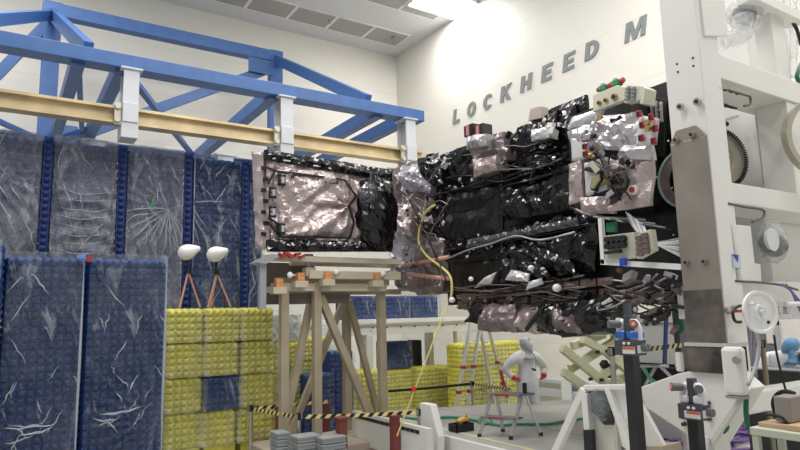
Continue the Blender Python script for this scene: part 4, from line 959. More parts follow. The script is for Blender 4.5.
# ================================================================ low work platform (deck)
ZD = .6
deckm = mat('deck_grey', (.40, .395, .38), .45, var=.05, vscale=8)
Pc = oZ(425, 432, ZD); Xd = Pc.x; Yd = oZ(560, 400, ZD).y; Y0d = oZ(536, 452, ZD).y-1.2
Yd = oZ(410, 404, ZD).y
D_ = thing('work_platform', 'low wide grey platform with white sides under the spacecraft', 'platform', (Xd+2, (Yd+Y0d)/2, 0))
Xr = Xd+5.6
pf0, pf1, pn = oZ(410, 406, ZD), oZ(630, 396, ZD), oZ(606, 470, ZD); pf0.x = Xd+.06
MB().prism([V((Xd+.06, Y0d, ZD-.04)), pn-V((0, 0, .04)), pf1-V((0, 0, .04)), pf0-V((0, 0, .04))], (0, 0, .04)).make('deck_top', deckm, D_)
Yd = pf0.y
MB().box((Xd, Y0d, .12), (Xd+.06, Yd, ZD+.02)).make('side_panel', mat('deck_side', (.74, .74, .70), .45), D_, bevel=.008)
MB().beam(pf0+V((.05, -.05, -.3)), pf1+V((0, -.05, -.3)), .05, .5).make('side_panel', mat('deck_side', (.74, .74, .70), .45), D_)
MB().box((Xd+.2, Y0d, .0), (Xd+1.6, Y0d+2.2, .12)).make('under_frame', dark, D_)
MB().box((Xd+.35, Y0d, ZD), (Xd+.40, Yd-.1, ZD+.003)).make('yellow_line', mat('line_yellow', (.75, .68, .35), .5), D_)
MB().box((Xd+1.6, Y0d, ZD), (Xd+1.62, Yd-.1, ZD+.003)).make('blue_line', mat('line_blue', (.2, .25, .6), .5), D_)
# slotted rail in front of the platform, left part
rl = MB(); ra, rb_ = oX(352, 418, Xd-.5), oX(424, 431, Xd-.5)
MB().box((Xd-.5, rb_.y-.1, .3), (Xd-.42, ra.y, rb_.z+.04)).make('slotted_rail', mat('deck_side', (.74, .74, .70), .45), D_)
for i in range(16):
    y = rb_.y+.12+i*(ra.y-rb_.y-.2)/16; MB().box((Xd-.512, y, rb_.z-.06), (Xd-.49, y+.1, rb_.z-.01)).make('slot', dark, D_)
# white wedge
wp = [(426, 402), (437, 404), (445, 436), (443, 462), (421, 462)]
Xw = Xd-.12; pts = [oX(x, y, Xw) for x, y in wp]
for p_ in pts[3:]: p_.z = 0.0
tag(MB().prism(pts, (-.12, 0, 0)).make('white_wedge', mat('wedge_white', (.80, .80, .77), .45), bevel=.01, origin=(Xw, pts[0].y, 0)), 'tall white wedge block at the corner of the platform', 'block')
# green hose on the deck
gh = mat('hose_green', (.05, .36, .22), .45)
tag(MB().tube([oZ(x, y, ZD+.025) for x, y in ((402, 417), (425, 419), (450, 417), (480, 421), (498, 425), (520, 424), (546, 424), (565, 421), (585, 418))], .022, 6).make('green_hose', gh, smooth=True, origin=oZ(480, 421, ZD)), 'green hose lying across the grey platform', 'hose')
tag(MB().tube([oZ(x, y, ZD+.02) for x, y in ((478, 420), (486, 416), (492, 421), (484, 424), (479, 421), (486, 418))], .02, 6).make('green_hose', gh, smooth=True, origin=oZ(482, 420, ZD)), 'small coil of green hose beside the black tool box', 'hose')
# tool box and glove
p = oZ(466, 432, ZD); t = thing('tool_tray', 'small black open tool box on the platform', 'tool box', (p.x, p.y+.1, ZD))
q = MB(); a0, a1, b0, b1, h = -.17, .17, -.09, .12, .12
for lo, hi in (((a0, b0, .0), (a1, b1, .015)), ((a0, b0, .015), (a1, b0+.015, h)), ((a0, b1-.015, .015), (a1, b1, h)), ((a0, b0, .015), (a0+.015, b1, h)), ((a1-.015, b0, .015), (a1, b1, h))): q.box(p+V(lo)+V((0, .1, 0)), p+V(hi)+V((0, .1, 0)))
q.make('tray', dark, t)
g = MB(); c = p+V((.02, .1, .15)); ym = mat('tool_yellow', (.80, .50, .12), .5)
g.tube([c+V((-.09, 0, 0)), c+V((.02, 0, .02)), c+V((.1, 0, .01))], lambda t_: .045-.01*t_, 10); g.tube([c+V((-.02, 0, 0)), c+V((-.07, 0, -.08))], .025, 8)
g.tube([c+V((.02, 0, .02)), c+V((.06, 0, .08)), c+V((.11, .02, .04))], .02, 8)
tag(g.make('yellow_drill', ym, smooth=True, origin=c), 'yellow hand tool lying on the black tool box', 'tool')
# step stool
alu = mat('aluminium', (.66, .67, .69), .28, metal=.7); blkr = mat('rubber', (.02, .02, .02), .6)
fl, fr_, bl_, br_ = oZ(479.5, 437, ZD), oZ(511, 439.5, ZD), oZ(503, 431.5, ZD), oZ(541, 435.5, ZD)
t = thing('step_stool', 'aluminium two-step stool with dark treads standing on the platform', 'step stool', ((fl+br_)/2))
H_ = .60
mid = (fl+fr_+bl_+br_)/4; ex = (fr_-fl); ey = ((bl_-fl)+(br_-fr_))/2
def sp(u, v, z): return fl+ex*u+ey*v+V((0, 0, z))
tops = [sp(.0, .62, H_), sp(1.0, .62, H_), sp(.0, .66, H_), sp(1.0, .66, H_)]
for p_, q_ in ((fl, sp(.02, .5, H_-.02)), (fr_, sp(.98, .5, H_-.02)), (bl_, sp(.02, .66, H_-.02)), (br_, sp(.98, .66, H_-.02))):
    lgm = MB().beam(p_+V((0, 0, .02)), q_, .05, .03).make('leg', alu, t); MB().cyl(p_+V((0, 0, 0)), p_+V((0, 0, .05)), .035, .03, 10).make('foot_cap', blkr, lgm)
def tread(v0, v1, z):
    q = MB().hexa([sp(-.03, v0, z-.03), sp(1.03, v0, z-.03), sp(1.03, v1, z-.03), sp(-.03, v1, z-.03), sp(-.03, v0, z), sp(1.03, v0, z), sp(1.03, v1, z), sp(-.03, v1, z)])
    o = q.make('tread', mat('tread_grey', (.22, .22, .22), .6), t); MB().beam(sp(.25, v0-.01, z-.015), sp(.7, v0-.01, z-.015), .012, .022).make('red_strip', redm, o)
tread(.33, .95, H_+.01); tread(.10, .45, .29)
MB().beam(sp(0, .95, .25), sp(1, .95, .22), .03, .03).make('back_bar', alu, t)
MB().box(sp(.92, .7, H_)+V((-.02, -.02, 0)), sp(.92, .7, H_)+V((.03, .03, .16))).make('hinge_post', blkr, t, bevel=.005)
# A-frame ladder behind the platform
def pz(x, y, Y): return oY(x, y, Y)
Yl = Yd+.45
t = thing('step_ladder', 'tall aluminium A-frame ladder with red foot pieces behind the platform', 'ladder', (pz(480, 400, Yl).x, Yl, 0))
def rail(x0, y0, x1, y1, Ya, Yb_, name='rail'):
    a, b = pz(x0, y0, Ya), pz(x1, y1, Yb_); b = a+(b-a)*(a.z/(a.z-b.z)); MB().beam(a, b, .05, .07, (0, 1, 0)).make(name, alu, t); return a, b
A1 = rail(471.5, 318, 457, 403, Yl+.2, Yl); A2 = rail(481.5, 318, 468, 403, Yl+.2, Yl); B1 = rail(478, 318, 493, 395, Yl+.25, Yl+.7); B2 = rail(486, 318, 506, 395, Yl+.25, Yl+.7)
for i in range(1, 8):
    u = i/8; MB().beam(A1[0].lerp(A1[1], u), A2[0].lerp(A2[1], u), .07, .03, (0, 0, 1)).make('rung', alu, t)
    MB().beam(B1[0].lerp(B1[1], u), B2[0].lerp(B2[1], u), .03, .03, (0, 0, 1)).make('brace_bar', alu, t)
for P in (A1, A2, B2):
    for u in (.47, .70): c = P[0].lerp(P[1], u); MB().box(c-V((.05, .05, .035)), c+V((.05, .05, .035))).make('red_fitting', redm, t, bevel=.005)
c = B2[0].lerp(B2[1], .55); d = B2[0].lerp(B2[1], .85); MB().beam(c+V((0, -.04, 0)), d+V((0, -.04, 0)), .06, .04).make('red_rail_cover', redm, t)
MB().beam(A1[0], B2[0], .14, .05).make('top_cap', redm, t)
# ================================================================ scissor lift, pale green
lift = mat('lift_green', (.62, .62, .42), .5); YLf = Yd-1.0
YLf = 8.7
t = thing('scissor_lift', 'pale green scissor lift arms right of the person', 'lift', (oY(600, 400, YLf).x, YLf+.3, 0))
for k, (x0, y0, x1, y1, dy) in enumerate(((562, 348, 602, 381, 0), (572, 346, 604, 334, .12), (582, 339, 612, 355, 0), (570, 369, 615, 341, .12), (563, 372, 592, 392, 0), (597, 379, 632, 352, .12), (606, 352, 636, 378, 0), (604, 382, 636, 392, .0), (612, 336, 640, 332, .12), (590, 397, 632, 372, .12))):
    MB().beam(oY(x0, y0, YLf+dy), oY(x1, y1, YLf+dy), .11, .16, (0, 0, 1)).make('scissor_arm', lift, t, bevel=.008)
for x, y in ((607, 351), (601, 380), (597, 352), (590, 379)):
    p = oY(x, y, YLf-.06); MB().box(p-V((.05, .03, .03)), p+V((.05, .0, .03))).make('pivot_pad', dark, t)
p, q = oY(603, 362, YLf+.15), oY(611, 376, YLf+.15); MB().beam(p, q, .13, .13).make('gap_shade', dark, t)  # dark beam drawn for the shade in the gap between the arms
p = oY(598, 396, YLf); q = oY(636, 396, YLf); MB().box((p.x, YLf-.05, 0), (q.x, YLf+.3, oY(600, 397, YLf).z)).make('lift_base', lift, t)
p = oY(590, 335, YLf); q = oY(640, 335, YLf); MB().box((p.x, YLf-.1, p.z-.02), (q.x+.2, YLf+.5, p.z+.06)).make('lift_platform', lift, t)
# wall services low on the right wall
Xs = XW-.02
trm = mat('wall_trunking', (.52, .55, .58), .5)
for k, (y0, y1) in enumerate(((381, 385), (391, 399))):
    a = oX(575, y0, XW); b = oX(575, y1, XW)
    tag(MB().box((XW-.12, 4, b.z), (XW-.002, 14, a.z)).make('wall_trunking', trm, bevel=.01, origin=(XW-.1, 9, b.z)), ['upper grey trunking along the lower right wall', 'lower broad grey trunking along the right wall'][k], 'trunking')
for k, (x0, x1) in enumerate(((556, 566),)):
    a, b = oX(x0, 378, XW-.4), oX(x1, 405, XW-.4); tag(MB().box((XW-.24, b.y, 0), (XW-.14, a.y, a.z)).make('wall_cabinet', mat('cabinet_white', (.74, .75, .76), .5), bevel=.02, origin=(XW-.3, a.y, 0)), 'small pale cabinet against the wall right of the person', 'cabinet')
# ================================================================ white rotation fixture: column, box frame, base
fw = mat('fixture_white', (.80, .79, .75), .38, var=.02, vscale=2)
fwg = mat('fixture_pale', (.70, .70, .71), .45)
plt = mat('bare_steel', (.33, .29, .25), .32, metal=.45, var=.12, vscale=2)
plt2 = mat('bare_steel_dark', (.15, .13, .115), .3, metal=.5, var=.6, vscale=3)
XC = 5.6
N_ = thing('rotation_fixture', 'huge white steel turning fixture with a column and box frame, right side', 'fixture', (XC+1.2, 3.6, 0))
yN = oX(723, 200, XC).y; yN2 = oX(722, 200, XC).y
yA = oX(730.5, 340, XC).y; yA = oX(695, 0, XC).y*.3+oX(728, 340, XC).y*.7
yF_ = oX(690, 340, XC).y*.7+oX(657, 0, XC).y*.3
zc0 = oX(700, 374, XC).z
MB().box((XC, yA, zc0), (XC+.34, yF_, 7.2)).make('column', fw, N_, bevel=.012)
MB().box((XC-.03, yA+.005, oX(700, 343, XC).z), (XC, yF_-.0, oX(690, 140, XC).z)).make('steel_plate', plt, N_, bevel=.01)
# plate head with clipped corners
z1 = oX(690, 140, XC).z; hh = .12
MB().prism([V((XC-.03, yA+.005, z1)), V((XC-.03, yF_, z1)), V((XC-.03, yF_-.08, z1+hh)), V((XC-.03, yA+.1, z1+hh))], (.03, 0, 0)).make('plate_head', plt, N_)
MB().box((XC-.045, yA-.0, oX(700, 372, XC).z), (XC+.3, yF_+.01, oX(700, 346, XC).z)).make('foot_block', plt2, N_, bevel=.01)
MB().box((XC-.035, yA+.0, oX(700, 343, XC).z), (XC-.028, yF_-.0, oX(700, 290, XC).z)).make('burnished_plate', plt2, N_)
MB().box((XC-.06, yA-.01, oX(700, 346, XC).z), (XC+.3, yF_+.02, oX(700, 342.5, XC).z)).make('weld_lip', mat('lip_light', (.55, .54, .52), .4), N_)
for x, y, r in ((676.5, 140.5, .028), (692.5, 135, .028), (687, 262.5, .024), (705, 261.5, .024), (681, 107, .03), (698, 102, .033)):
    p = oX(x, y, XC-.03); o = MB().cyl(p, p-V((.03, 0, 0)), r*1.25, r*1.15, 16).make('bolt', plt if y > 120 else mat('bolt_grey', (.45, .45, .44), .35, metal=.5), N_)
    MB().cyl(p-V((.03, 0, 0)), p-V((.04, 0, 0)), r*.6, r*.6, 8).make('bolt_socket', dark, o)
for x, y in ((677, 64), (693, 58), (678, 72), (693.5, 66)):
    p = oX(x, y, XC); MB().cyl(p+V((.01, 0, 0)), p-V((.006, 0, 0)), .011, n=8).make('hole', dark, N_)
Yn = yA
def FY(q, Y, th, m_, name, bev=.01, par=None):
    return MB().prism([oY(x, y, Y) for x, y in q], (0, th, 0)).make(name, m_, par or N_, bevel=bev)
# horizontal beams: real boxes running along X from the column
def hb_(x, ya, yb, Y, th, m_, name, x1=9.0, x0=None):
    a, b = oY(x, ya, Y), oY(x, yb, Y); return MB().box((x0 or XC+.34, Y, b.z), (x1, Y+th, a.z)).make(name, m_, N_, bevel=.01)
hb_(745, 63, 86, Yn+.04, .50, fw, 'cross_beam')
hb_(750, 185.5, 206, Yn+.04, .50, fw, 'cross_beam')
hb_(752, 281.5, 318, Yn+.10, .6, fw, 'cross_beam')
# inner posts
a, b = oY(743, 150, Yn+.75), oY(786, 150, Yn+.75)
MB().box((a.x, Yn+.56, oY(760, 300, Yn+.6).z), (b.x, Yn+.95, 6.5)).make('rear_post', fw, N_, bevel=.01)
a, b = oY(773, 40, Yn+.1), oY(786, 40, Yn+.1)
zt_b = oY(745, 63, Yn+.04).z
MB().box((a.x, Yn+.1, zt_b), (b.x, Yn+.3, 6.5)).make('upper_post', fw, N_, bevel=.008)
a, b = oY(792, 150, Yn+.06), oY(806, 150, Yn+.06)
MB().box((a.x, Yn+.06, oY(750, 185.5, Yn+.04).z), (b.x+.4, Yn+.4, oY(745, 86, Yn+.04).z)).make('front_post', fw, N_, bevel=.008)
# plates fixed to the column side
FY([(705, 36), (728.5, 36.5), (724, -12), (700, -12)], Yn-.02, .04, fw, 'guard_plate')
FY([(730, 224), (751, 226), (755, 263), (761, 264), (762, 282), (736, 281)], Yn-.0, .05, fw, 'guard_plate')
st_ = FY([(732.5, 254), (740.5, 255), (741, 268), (734, 267.5)], Yn-.012, .01, mat('sticker_white', (.6, .65, .75), .5), 'label_sticker', 0)
MB().prism([oY(x, y, Yn-.016) for x, y in ((732.5, 254), (738.5, 254.8), (738, 262))], (0, .004, 0)).make('blue_mark', mat('sticker_blue', (.02, .05, .35), .5), st_)
# conduit and black cable stubs under the beams
for pts in (((728, 90), (745, 95), (750, 97), (750, 104), (744, 106)), ((728, 203.5), (745, 207), (763, 210), (763, 217), (757, 220), (752, 222)), ((735, 281), (775, 284), (798, 290))):
    MB().tube([oY(x, y, Yn+.0) for x, y in pts], .012, 6).make('conduit', mat('conduit_dark', (.12, .09, .09), .5), N_, smooth=True)
for i in range(8):
    x, y = 720+i*6-(30 if i > 3 else 0)*0, 88+i*1.9
    if i < 4: p = oY(x, y, Yn+.0); MB().box(p-V((.02, 0, .006)), p+V((.02, .02, .006))).make('cable_tie', dark, N_)
# turning drum behind the column with toothed rim
dc = oY(716, 160, Yn+.75); ax = V((-.35, -1, 0)).normalized(); ds = .66
drumm = mat('drum_beige', (.50, .45, .36), .45, metal=.2)
MB().lathe([(.0, .02), (.30*ds, .02), (.32*ds, .05), (.47*ds, .05), (.47*ds, -.2), (.0, -.2)], dc, ax, 48).make('turning_drum', drumm, N_)
mt_ = MB().lathe([(.47*ds, .08), (.56*ds, .08), (.56*ds, -.15), (.47*ds, -.15)], dc, ax, 48, closed=True).make('toothed_rim', mat('rim_grey', (.35, .33, .30), .4, metal=.4), N_)
q = MB(); e1 = ax.orthogonal().normalized(); e2 = ax.cross(e1)
for i in range(72):
    t_ = 2*PI*i/72; d = e1*math.cos(t_)+e2*math.sin(t_); q.beam(dc+d*.515*ds+ax*.085, dc+d*.515*ds+ax*.10, .012, .05, d)
q.make('rim_teeth', dark, mt_)
MB().ball(oY(726, 124, Yn+.68), .045, .03, .03, 16).make('oval_opening', dark, N_, smooth=True)
for k in (-1, 1): MB().beam(oY(719, 140+k*18, Yn+.68), oY(738, 134+k*18, Yn+.68), .03, .03).make('drum_rib', fwg, N_)
MB().tube([oY(x, y, Yn+.5) for x, y in ((716, 108), (725, 104), (735, 106), (745, 104))], .04, 8).make('cable_bundle', dark, N_, smooth=True)
# big hoop at the right edge
hc = oY(826, 137, Yn-.25)
MB().lathe([(.40, -.05), (.455, -.06), (.465, .05), (.41, .05)], hc, (-.6, -1, 0), 56, closed=True).make('hoop', mat('hoop_beige', (.52, .49, .38), .45, metal=.2), N_, smooth=False)
# clear-wrapped motors
def bag(c, rx, ry, rz, seed, name='wrapped_motor', par=None, mm=None):
    m_ = MB(); m_.ball((0, 0, 0), 1, 1, 1, 32)
    for i, v in enumerate(m_.v):
        d = 1+.16*ridge(v*2.2+V((seed, 0, 0)), 4); m_.v[i] = c+V((v.x*rx*d, v.y*ry*d, v.z*rz*d))
    core = MB().cyl(c+V((-rx*.45, 0, 0)), c+V((rx*.45, 0, -rz*.2)), rz*.5, rz*.6, 18).box(c-V((rx*.5, ry*.4, rz*.6)), c+V((rx*.2, ry*.4, -rz*.1)))
    o = core.make(name, mat('motor_grey', (.09, .09, .10), .35, metal=.4), par or N_)
    m_.make('plastic_bag', mm or film_clear, o, smooth=True); return o
bag(oY(744, 14, Yn+.25), .20, .16, .17, 2); bag(oY(772, 242, Yn+.02), .17, .12, .2, 5)
MB().lathe([(.0, 0), (.1, .01), (.115, .05)], oY(768, 240, Yn-.05), (0, -1, 0), 18).make('motor_flange', fwg, N_)
a = oY(735, 42, Yn+.2); MB().tube([oY(744, 18, Yn+.2), oY(742, 34, Yn+.2), oY(722, 42, Yn+.2), oY(712, 44, Yn+.25)], lambda t: .13-.05*t, 12).make('plastic_sleeve', film_clear, N_, smooth=True)
for i in range(3):
    MB().slab(lambda u, v: oY(783+i*7+u*8, -8+v*86, Yn+.3+.04*math.sin(v*9+i)+.03*ridge(V((u*3, v*4, i)), 3)), 8, 16, (0, .01, 0)).make('hanging_sheet', film_clear, N_, smooth=True)
MB().tube([oY(x, y, Yn+.1) for x, y in ((781, 15), (790, 20), (797, 30), (801, 45))], .02, 6).make('dark_hose', dark, N_, smooth=True)
MB().tube([oY(x, y, Yn+.05) for x, y in ((803, 60), (797, 76), (801, 84))], .025, 6).make('green_strap', mat('strap_green', (.01, .15, .07), .5), N_, smooth=True)
MB().box(oY(755, -2, Yn+.0), oY(805, 14, Yn+.0)+V((0, .2, 0))).make('top_beam', fw, N_)
# base: gusset plate, long base beam and rounded arm
gp_ = [(638, 388), (678, 373.5), (690, 371), (727, 370), (748, 389), (713, 446), (706, 447), (646, 408)]
MB().prism([oX(x, y, XC+.0) for x, y in gp_], (.30, 0, 0)).make('base_gusset', fw, N_, bevel=.01)
MB().beam(oX(748, 389, XC-.02), oX(711, 445, XC-.02), .04, .05, (1, 0, 0)).make('gusset_flange', mat('flange_cream', (.66, .64, .58), .45), N_)
zb1, zb2_ = oY(760, 391, Yn).z, oY(760, 414, Yn).z
MB().box((XC+.2, Yn+.02, zb2_), (9.5, Yn+.20, zb1)).make('base_beam', fw, N_, bevel=.02)
gt = oX(708, 446, XC); MB().box((XC+.02, gt.y-.05, 0), (XC+.28, gt.y+.05, gt.z+.05)).make('base_leg', fw, N_)
MB().box((8.8, Yn+.05, 0), (9.1, Yn+.4, zb2_)).make('base_leg', fw, N_)
pa = oX(735, 371, XC-.1); o = MB().box(pa-V((.06, .09, .21)), pa+V((.06, .09, .21))).make('rounded_arm', fw, N_, bevel=.035)
k = oX(737.5, 360, XC-.17); MB().cyl(k, k-V((.03, 0, 0)), .035, .033, 16).make('arm_knob', mat('knob_grey', (.35, .34, .32), .4, metal=.4), o); 
MB().box(pa+V((-.05, -.08, -.235)), pa+V((.05, .08, -.21))).make('arm_foot', mat('knob_grey', (.35, .34, .32), .4), o)
sg = mat('strap_green', (.01, .15, .07), .5)
for pts in (((743, 387), (746, 395), (746, 412), (748, 429)), ((725, 421), (727, 427), (723, 432))): MB().tube([oX(x, y, XC-.05) if x > 740 else oX(x, y, XC+.02) for x, y in pts], .022, 6).make('green_strap', sg, N_, smooth=True)
MB().prism([oX(x, y, XC+.4) for x, y in ((676, 311), (681, 311), (683, 330), (679, 334), (677, 322))], (.03, 0, 0)).make('green_tag', sg, N_)
MB().box(oX(674, 352, XC+.35), oX(682, 372, XC+.35)+V((.06, 0, 0))).make('side_block', fw, N_, bevel=.02)
for x, y in ((648.5, 0), (709, 403), (709.5, 411.5), (710, 419), (685, 417), (685, 424)):
    if y: p = oX(x, y, XC); MB().cyl(p, p-V((.04, 0, 0)), .022, .018, 8).make('bolt', plt2, N_)
MB().tube([oX(x, y, XC-.06) for x, y in ((700, 437), (707, 438), (708, 448), (708, 458))], .02, 6).make('pull_handle', fwg, N_, smooth=True)
# white cable reel
rc_ = oY(760, 312, Yn-.35); ax = V((-.3, -1, .02)).normalized()
t = thing('cable_reel', 'white round spool with a flat rim hung on the fixture', 'spool', rc_)
MB().lathe([(.0, 0), (.035, 0), (.04, .015), (.06, .015), (.07, .0), (.15, -.005), (.165, .012), (.185, .012), (.185, -.01), (.0, -.01)], rc_, ax, 40).make('front_flange', mat('reel_white', (.84, .84, .82), .4), t)
MB().cyl(rc_-ax*.02, rc_-ax*.06, .09).make('spool_core', wht, t); MB().cyl(rc_-ax*.06, rc_-ax*.07, .12).make('back_flange', wht, t)
for dx, dz_ in ((-.11, .07), (.08, -.09), (0, 0)): p = rc_+V((dx, 0, dz_)); MB().cyl(p+ax*.045 if dx == 0 else p+ax*.03, p-ax*.03, .014 if dx else .02).make('rivet', dark if dx > 0 else fwg, t)
MB().box(rc_+V((-.24, .05, -.0)), rc_+V((-.19, .09, .025))).make('red_catch', redm, t)
# purple cable looms
pur = mat('cable_purple', (.20, .12, .32), .5); gryc = mat('cable_blue_grey', (.38, .38, .48), .5)
def loom(pts, r, m_, label, Y=None, n=1):
    P = [oY(x, y, Yn-.05) if Y is None else oY(x, y, Y) for x, y in pts]
    return tag(MB().tube(P, r, 6).make('cable', m_, smooth=True, origin=P[0]), label, 'cable')
for i in range(4): loom([(777+i*3, 284), (790+i*2, 290+i*2), (797+i*2, 305), (806, 322-i*3)], .008, pur, 'thin purple cable in the loom sagging at the right edge', Yn-.05+.03*i)['group'] = 'purple cables at the right edge'
for i, x in enumerate((734, 738, 743, 750, 755)): loom([(x, 318), (x-1+i % 2, 345), (x+(-1)**i, 378)], .008 if i < 3 else .016, gryc, 'blue-grey cable hanging behind the white spool', Yn+.35)['group'] = 'hanging cables behind the spool'
loom([(757, 332), (759, 345), (756, 365), (748, 385)], .016, mat('cable_grey', (.4, .4, .42), .5), 'thick grey cable hanging from the white spool', Yn-.3)
loom([(774, 335), (777, 355), (783, 380), (788, 398)], .010, dark, 'thin black cable running down to the workbench', Yn-.2)
pr = []
random.seed(5)
for i in range(44):
    x = random.uniform(640, 750); y = random.uniform(426, 448); p = oZ(x, y, .03)
    pts = [p+V((random.uniform(-.5, .5)+.45*(j-1.5), random.uniform(-.3, .3)-.15*(j-1.5), .02*(i % 6))) for j in range(4)]
    tag(MB().tube(pts, .022, 6).make('cable', pur, smooth=True, origin=pts[0]), 'purple cable in the tangle on the floor behind the white base', 'cable', 'purple cables on the floor')
# grey arm assembly behind the reel
t = thing('swing_arm', 'pale grey jointed arm behind the white spool', 'arm', oY(790, 310, Yn+.3))
MB().box(oY(730, 322, Yn+.05), oY(800, 306, Yn+.3)).make('arm_beam', fwg, t, bevel=.01)
for x in (733, 781, 789): p = oY(x, 310, Yn-.05); MB().cyl(p, p+V((0, .2, 0)), .04, .04, 14).make('joint', silv, t)
p = oY(793, 304, Yn-.05); MB().cyl(p-V((.15, 0, 0)), p+V((.15, 0, .0)), .025).make('arm_tube', wht, t)
MB().tube([oY(x, y, Yn-.08) for x, y in ((750, 307), (739, 306), (733, 312), (735, 321), (741, 322))], .014, 6).make('cable', dark, t, smooth=True)
# ================================================================ outrigger with wrapped motor in front of the lift
XO = 4.95
O_ = thing('outrigger', 'white triangular support leg frame with a plastic-wrapped motor, lower right', 'support', (XO, oX(605, 440, XO).y, 0))
def OX(q, th, m_, name, dx=0, bev=.006): return MB().prism([oX(x, y, XO+dx) for x, y in q], (th, 0, 0)).make(name, m_, O_, bevel=bev)
def strut(a, b, w_, m_=fw, dx=0, name='strut'):
    p, q = oX(*a, XO+dx), oX(*b, XO+dx); q = p+(q-p)*(p.z/(p.z-q.z)) if q.z < p.z-.3 else q
    return MB().beam(p, q, w_, w_, (1, 0, 0)).make(name, m_, O_, bevel=.008)
strut((585, 389), (556, 452), .075); strut((586, 393), (590, 440), .075)
strut((585, 387.5), (628, 387), .05); strut((608, 388), (630, 448), .06)
OX([(609, 389), (627, 390), (630, 450), (622, 447)], .04, fw, 'side_plate', .03)
OX([(592, 412), (613, 424), (616, 475), (592, 475)], .05, mat('fixture_cream', (.74, .72, .64), .45), 'lower_plate', .06)
OX([(583, 430), (592, 430), (594, 475), (585, 475)], .05, dark, 'black_post', -.06)
OX([(588, 391), (611, 391), (613, 425), (604, 425), (588, 408)], .03, mat('cover_dark_green', (.015, .03, .03), .25, crease=.6, cscale=5), 'dark_cover', .02)
bg = bag(oX(600, 405, XO-.02), .08, .11, .14, 8, par=O_, mm=film('film_smoke', (.40, .45, .45), .16, .7, 3, .6, 3, .12))
OX([(628, 388), (632, 388), (664, 446), (624, 447)], .05, fw, 'slanted_plate', .35)
OX([(624, 446), (662, 446), (664, 460), (624, 460)], .3, mat('foot_tan', (.45, .38, .28), .5), 'foot_block', .3)
# ================================================================ two black clamp stands in the foreground
def clampstand(cx, ytop, X, label, seed, tape_=False, bot=452, wpost=.09):
    c = oX(cx, ytop, X); t = thing('clamp_stand', label, 'clamp stand', (c.x, c.y, 0))
    q = oX(cx+5, bot, X); blackp = mat('post_black', (.016, .014, .018), .35)
    w_ = wpost; dgrey = mat('head_dark', (.06, .065, .075), .4)
    MB().box((c.x-w_/2, c.y-w_/2, .0), (c.x+w_/2, c.y+w_/2, c.z)).make('post', blackp, t, bevel=.004)
    MB().box((c.x-.2, c.y-.2, 0), (c.x+.2, c.y+.2, .02)).make('base_plate', blackp, t)
    h = MB().box((c.x-.07, c.y-.10, c.z), (c.x+.07, c.y+.10, c.z+.12)).make('head_block', dgrey, t, bevel=.006)
    lb = MB().box((c.x-.075, c.y-.095, c.z+.015), (c.x-.07, c.y+.04 if not tape_ else c.y+.02, c.z+.07)).make('warning_label', mat('label_white', (.72, .70, .66), .5), h)
    MB().box((c.x-.077, c.y-.094, c.z+.048), (c.x-.075, c.y+.019, c.z+.068)).make('label_band', mat('label_red', (.65, .12, .06), .5), lb)
    MB().box((c.x-.05, c.y-.105, c.z+.02), (c.x+.05, c.y-.10, c.z+.08)).make('side_label', mat('label_white', (.72, .70, .66), .5), h)
    for dy in (-.045, .0, ): MB().ball((c.x-.075, c.y+dy, c.z+.095), .014, .014, .012, 10).make('white_button', wht, h)
    z = c.z+.12
    for s in (-1, 1):   # white hooks
        y0 = c.y+s*.055
        hk = MB().tube([(c.x, y0+.03*s, z), (c.x, y0+.035*s, z+.08), (c.x, y0+.01*s, z+.135), (c.x, y0-.03*s, z+.14)], .028, 10, 6).make('white_hook', mat('hook_white', (.75, .75, .78), .3), t, smooth=True)
        MB().box((c.x-.05, y0-.035, z), (c.x+.05, y0+.035, z+.07)).make('hook_foot', mat('hook_white', (.75, .75, .78), .3), t, bevel=.02)
        if tape_: MB().box((c.x-.056, y0-.045, z+.015), (c.x+.056, y0+.045, z+.065)).make('blue_tape', mat('tape_blue', (.02, .14, .55), .5), t, bevel=.006)
        kn = MB().cyl((c.x-.02, c.y+s*.07, z+.125), (c.x-.10, c.y+s*.12, z+.13), .030, .034, 16).make('knob', mat('knob_dark', (.13, .13, .14), .45), t)
        if (s < 0) == tape_: 
            d = V((-.08, s*.05, .005)).normalized(); e = V((c.x-.10, c.y+s*.12, z+.13)); MB().cyl(e, e+d*.006, .024, .024, 16).make('red_cap', mat('cap_red', (.75, .16, .10), .4), kn)
            MB().cyl(e+d*.006, e+d*.009, .012, .012, 12).make('cap_centre', mat('cap_pale', (.8, .6, .55), .4), kn)
    MB().box((c.x-.03, c.y-.03, z), (c.x+.03, c.y+.03, z+.20)).make('centre_block', dgrey, t, bevel=.006)
    if tape_: MB().box((c.x-.022, c.y-.022, z+.20), (c.x+.022, c.y+.022, z+.29)).make('top_stub', dgrey, t)
    MB().cyl((c.x+.02, c.y-.10, c.z+.06), (c.x+.02, c.y-.15, c.z+.06), .035, .03, 14).make('side_knob', mat('knob_dark', (.13, .13, .14), .45), t)
clampstand(631, 355, 4.3, 'black clamp stand with blue tape on its white hooks', 1, True)
clampstand(695, 419, 4.75, 'black clamp stand in front of the white base, nearer the column', 2, False)
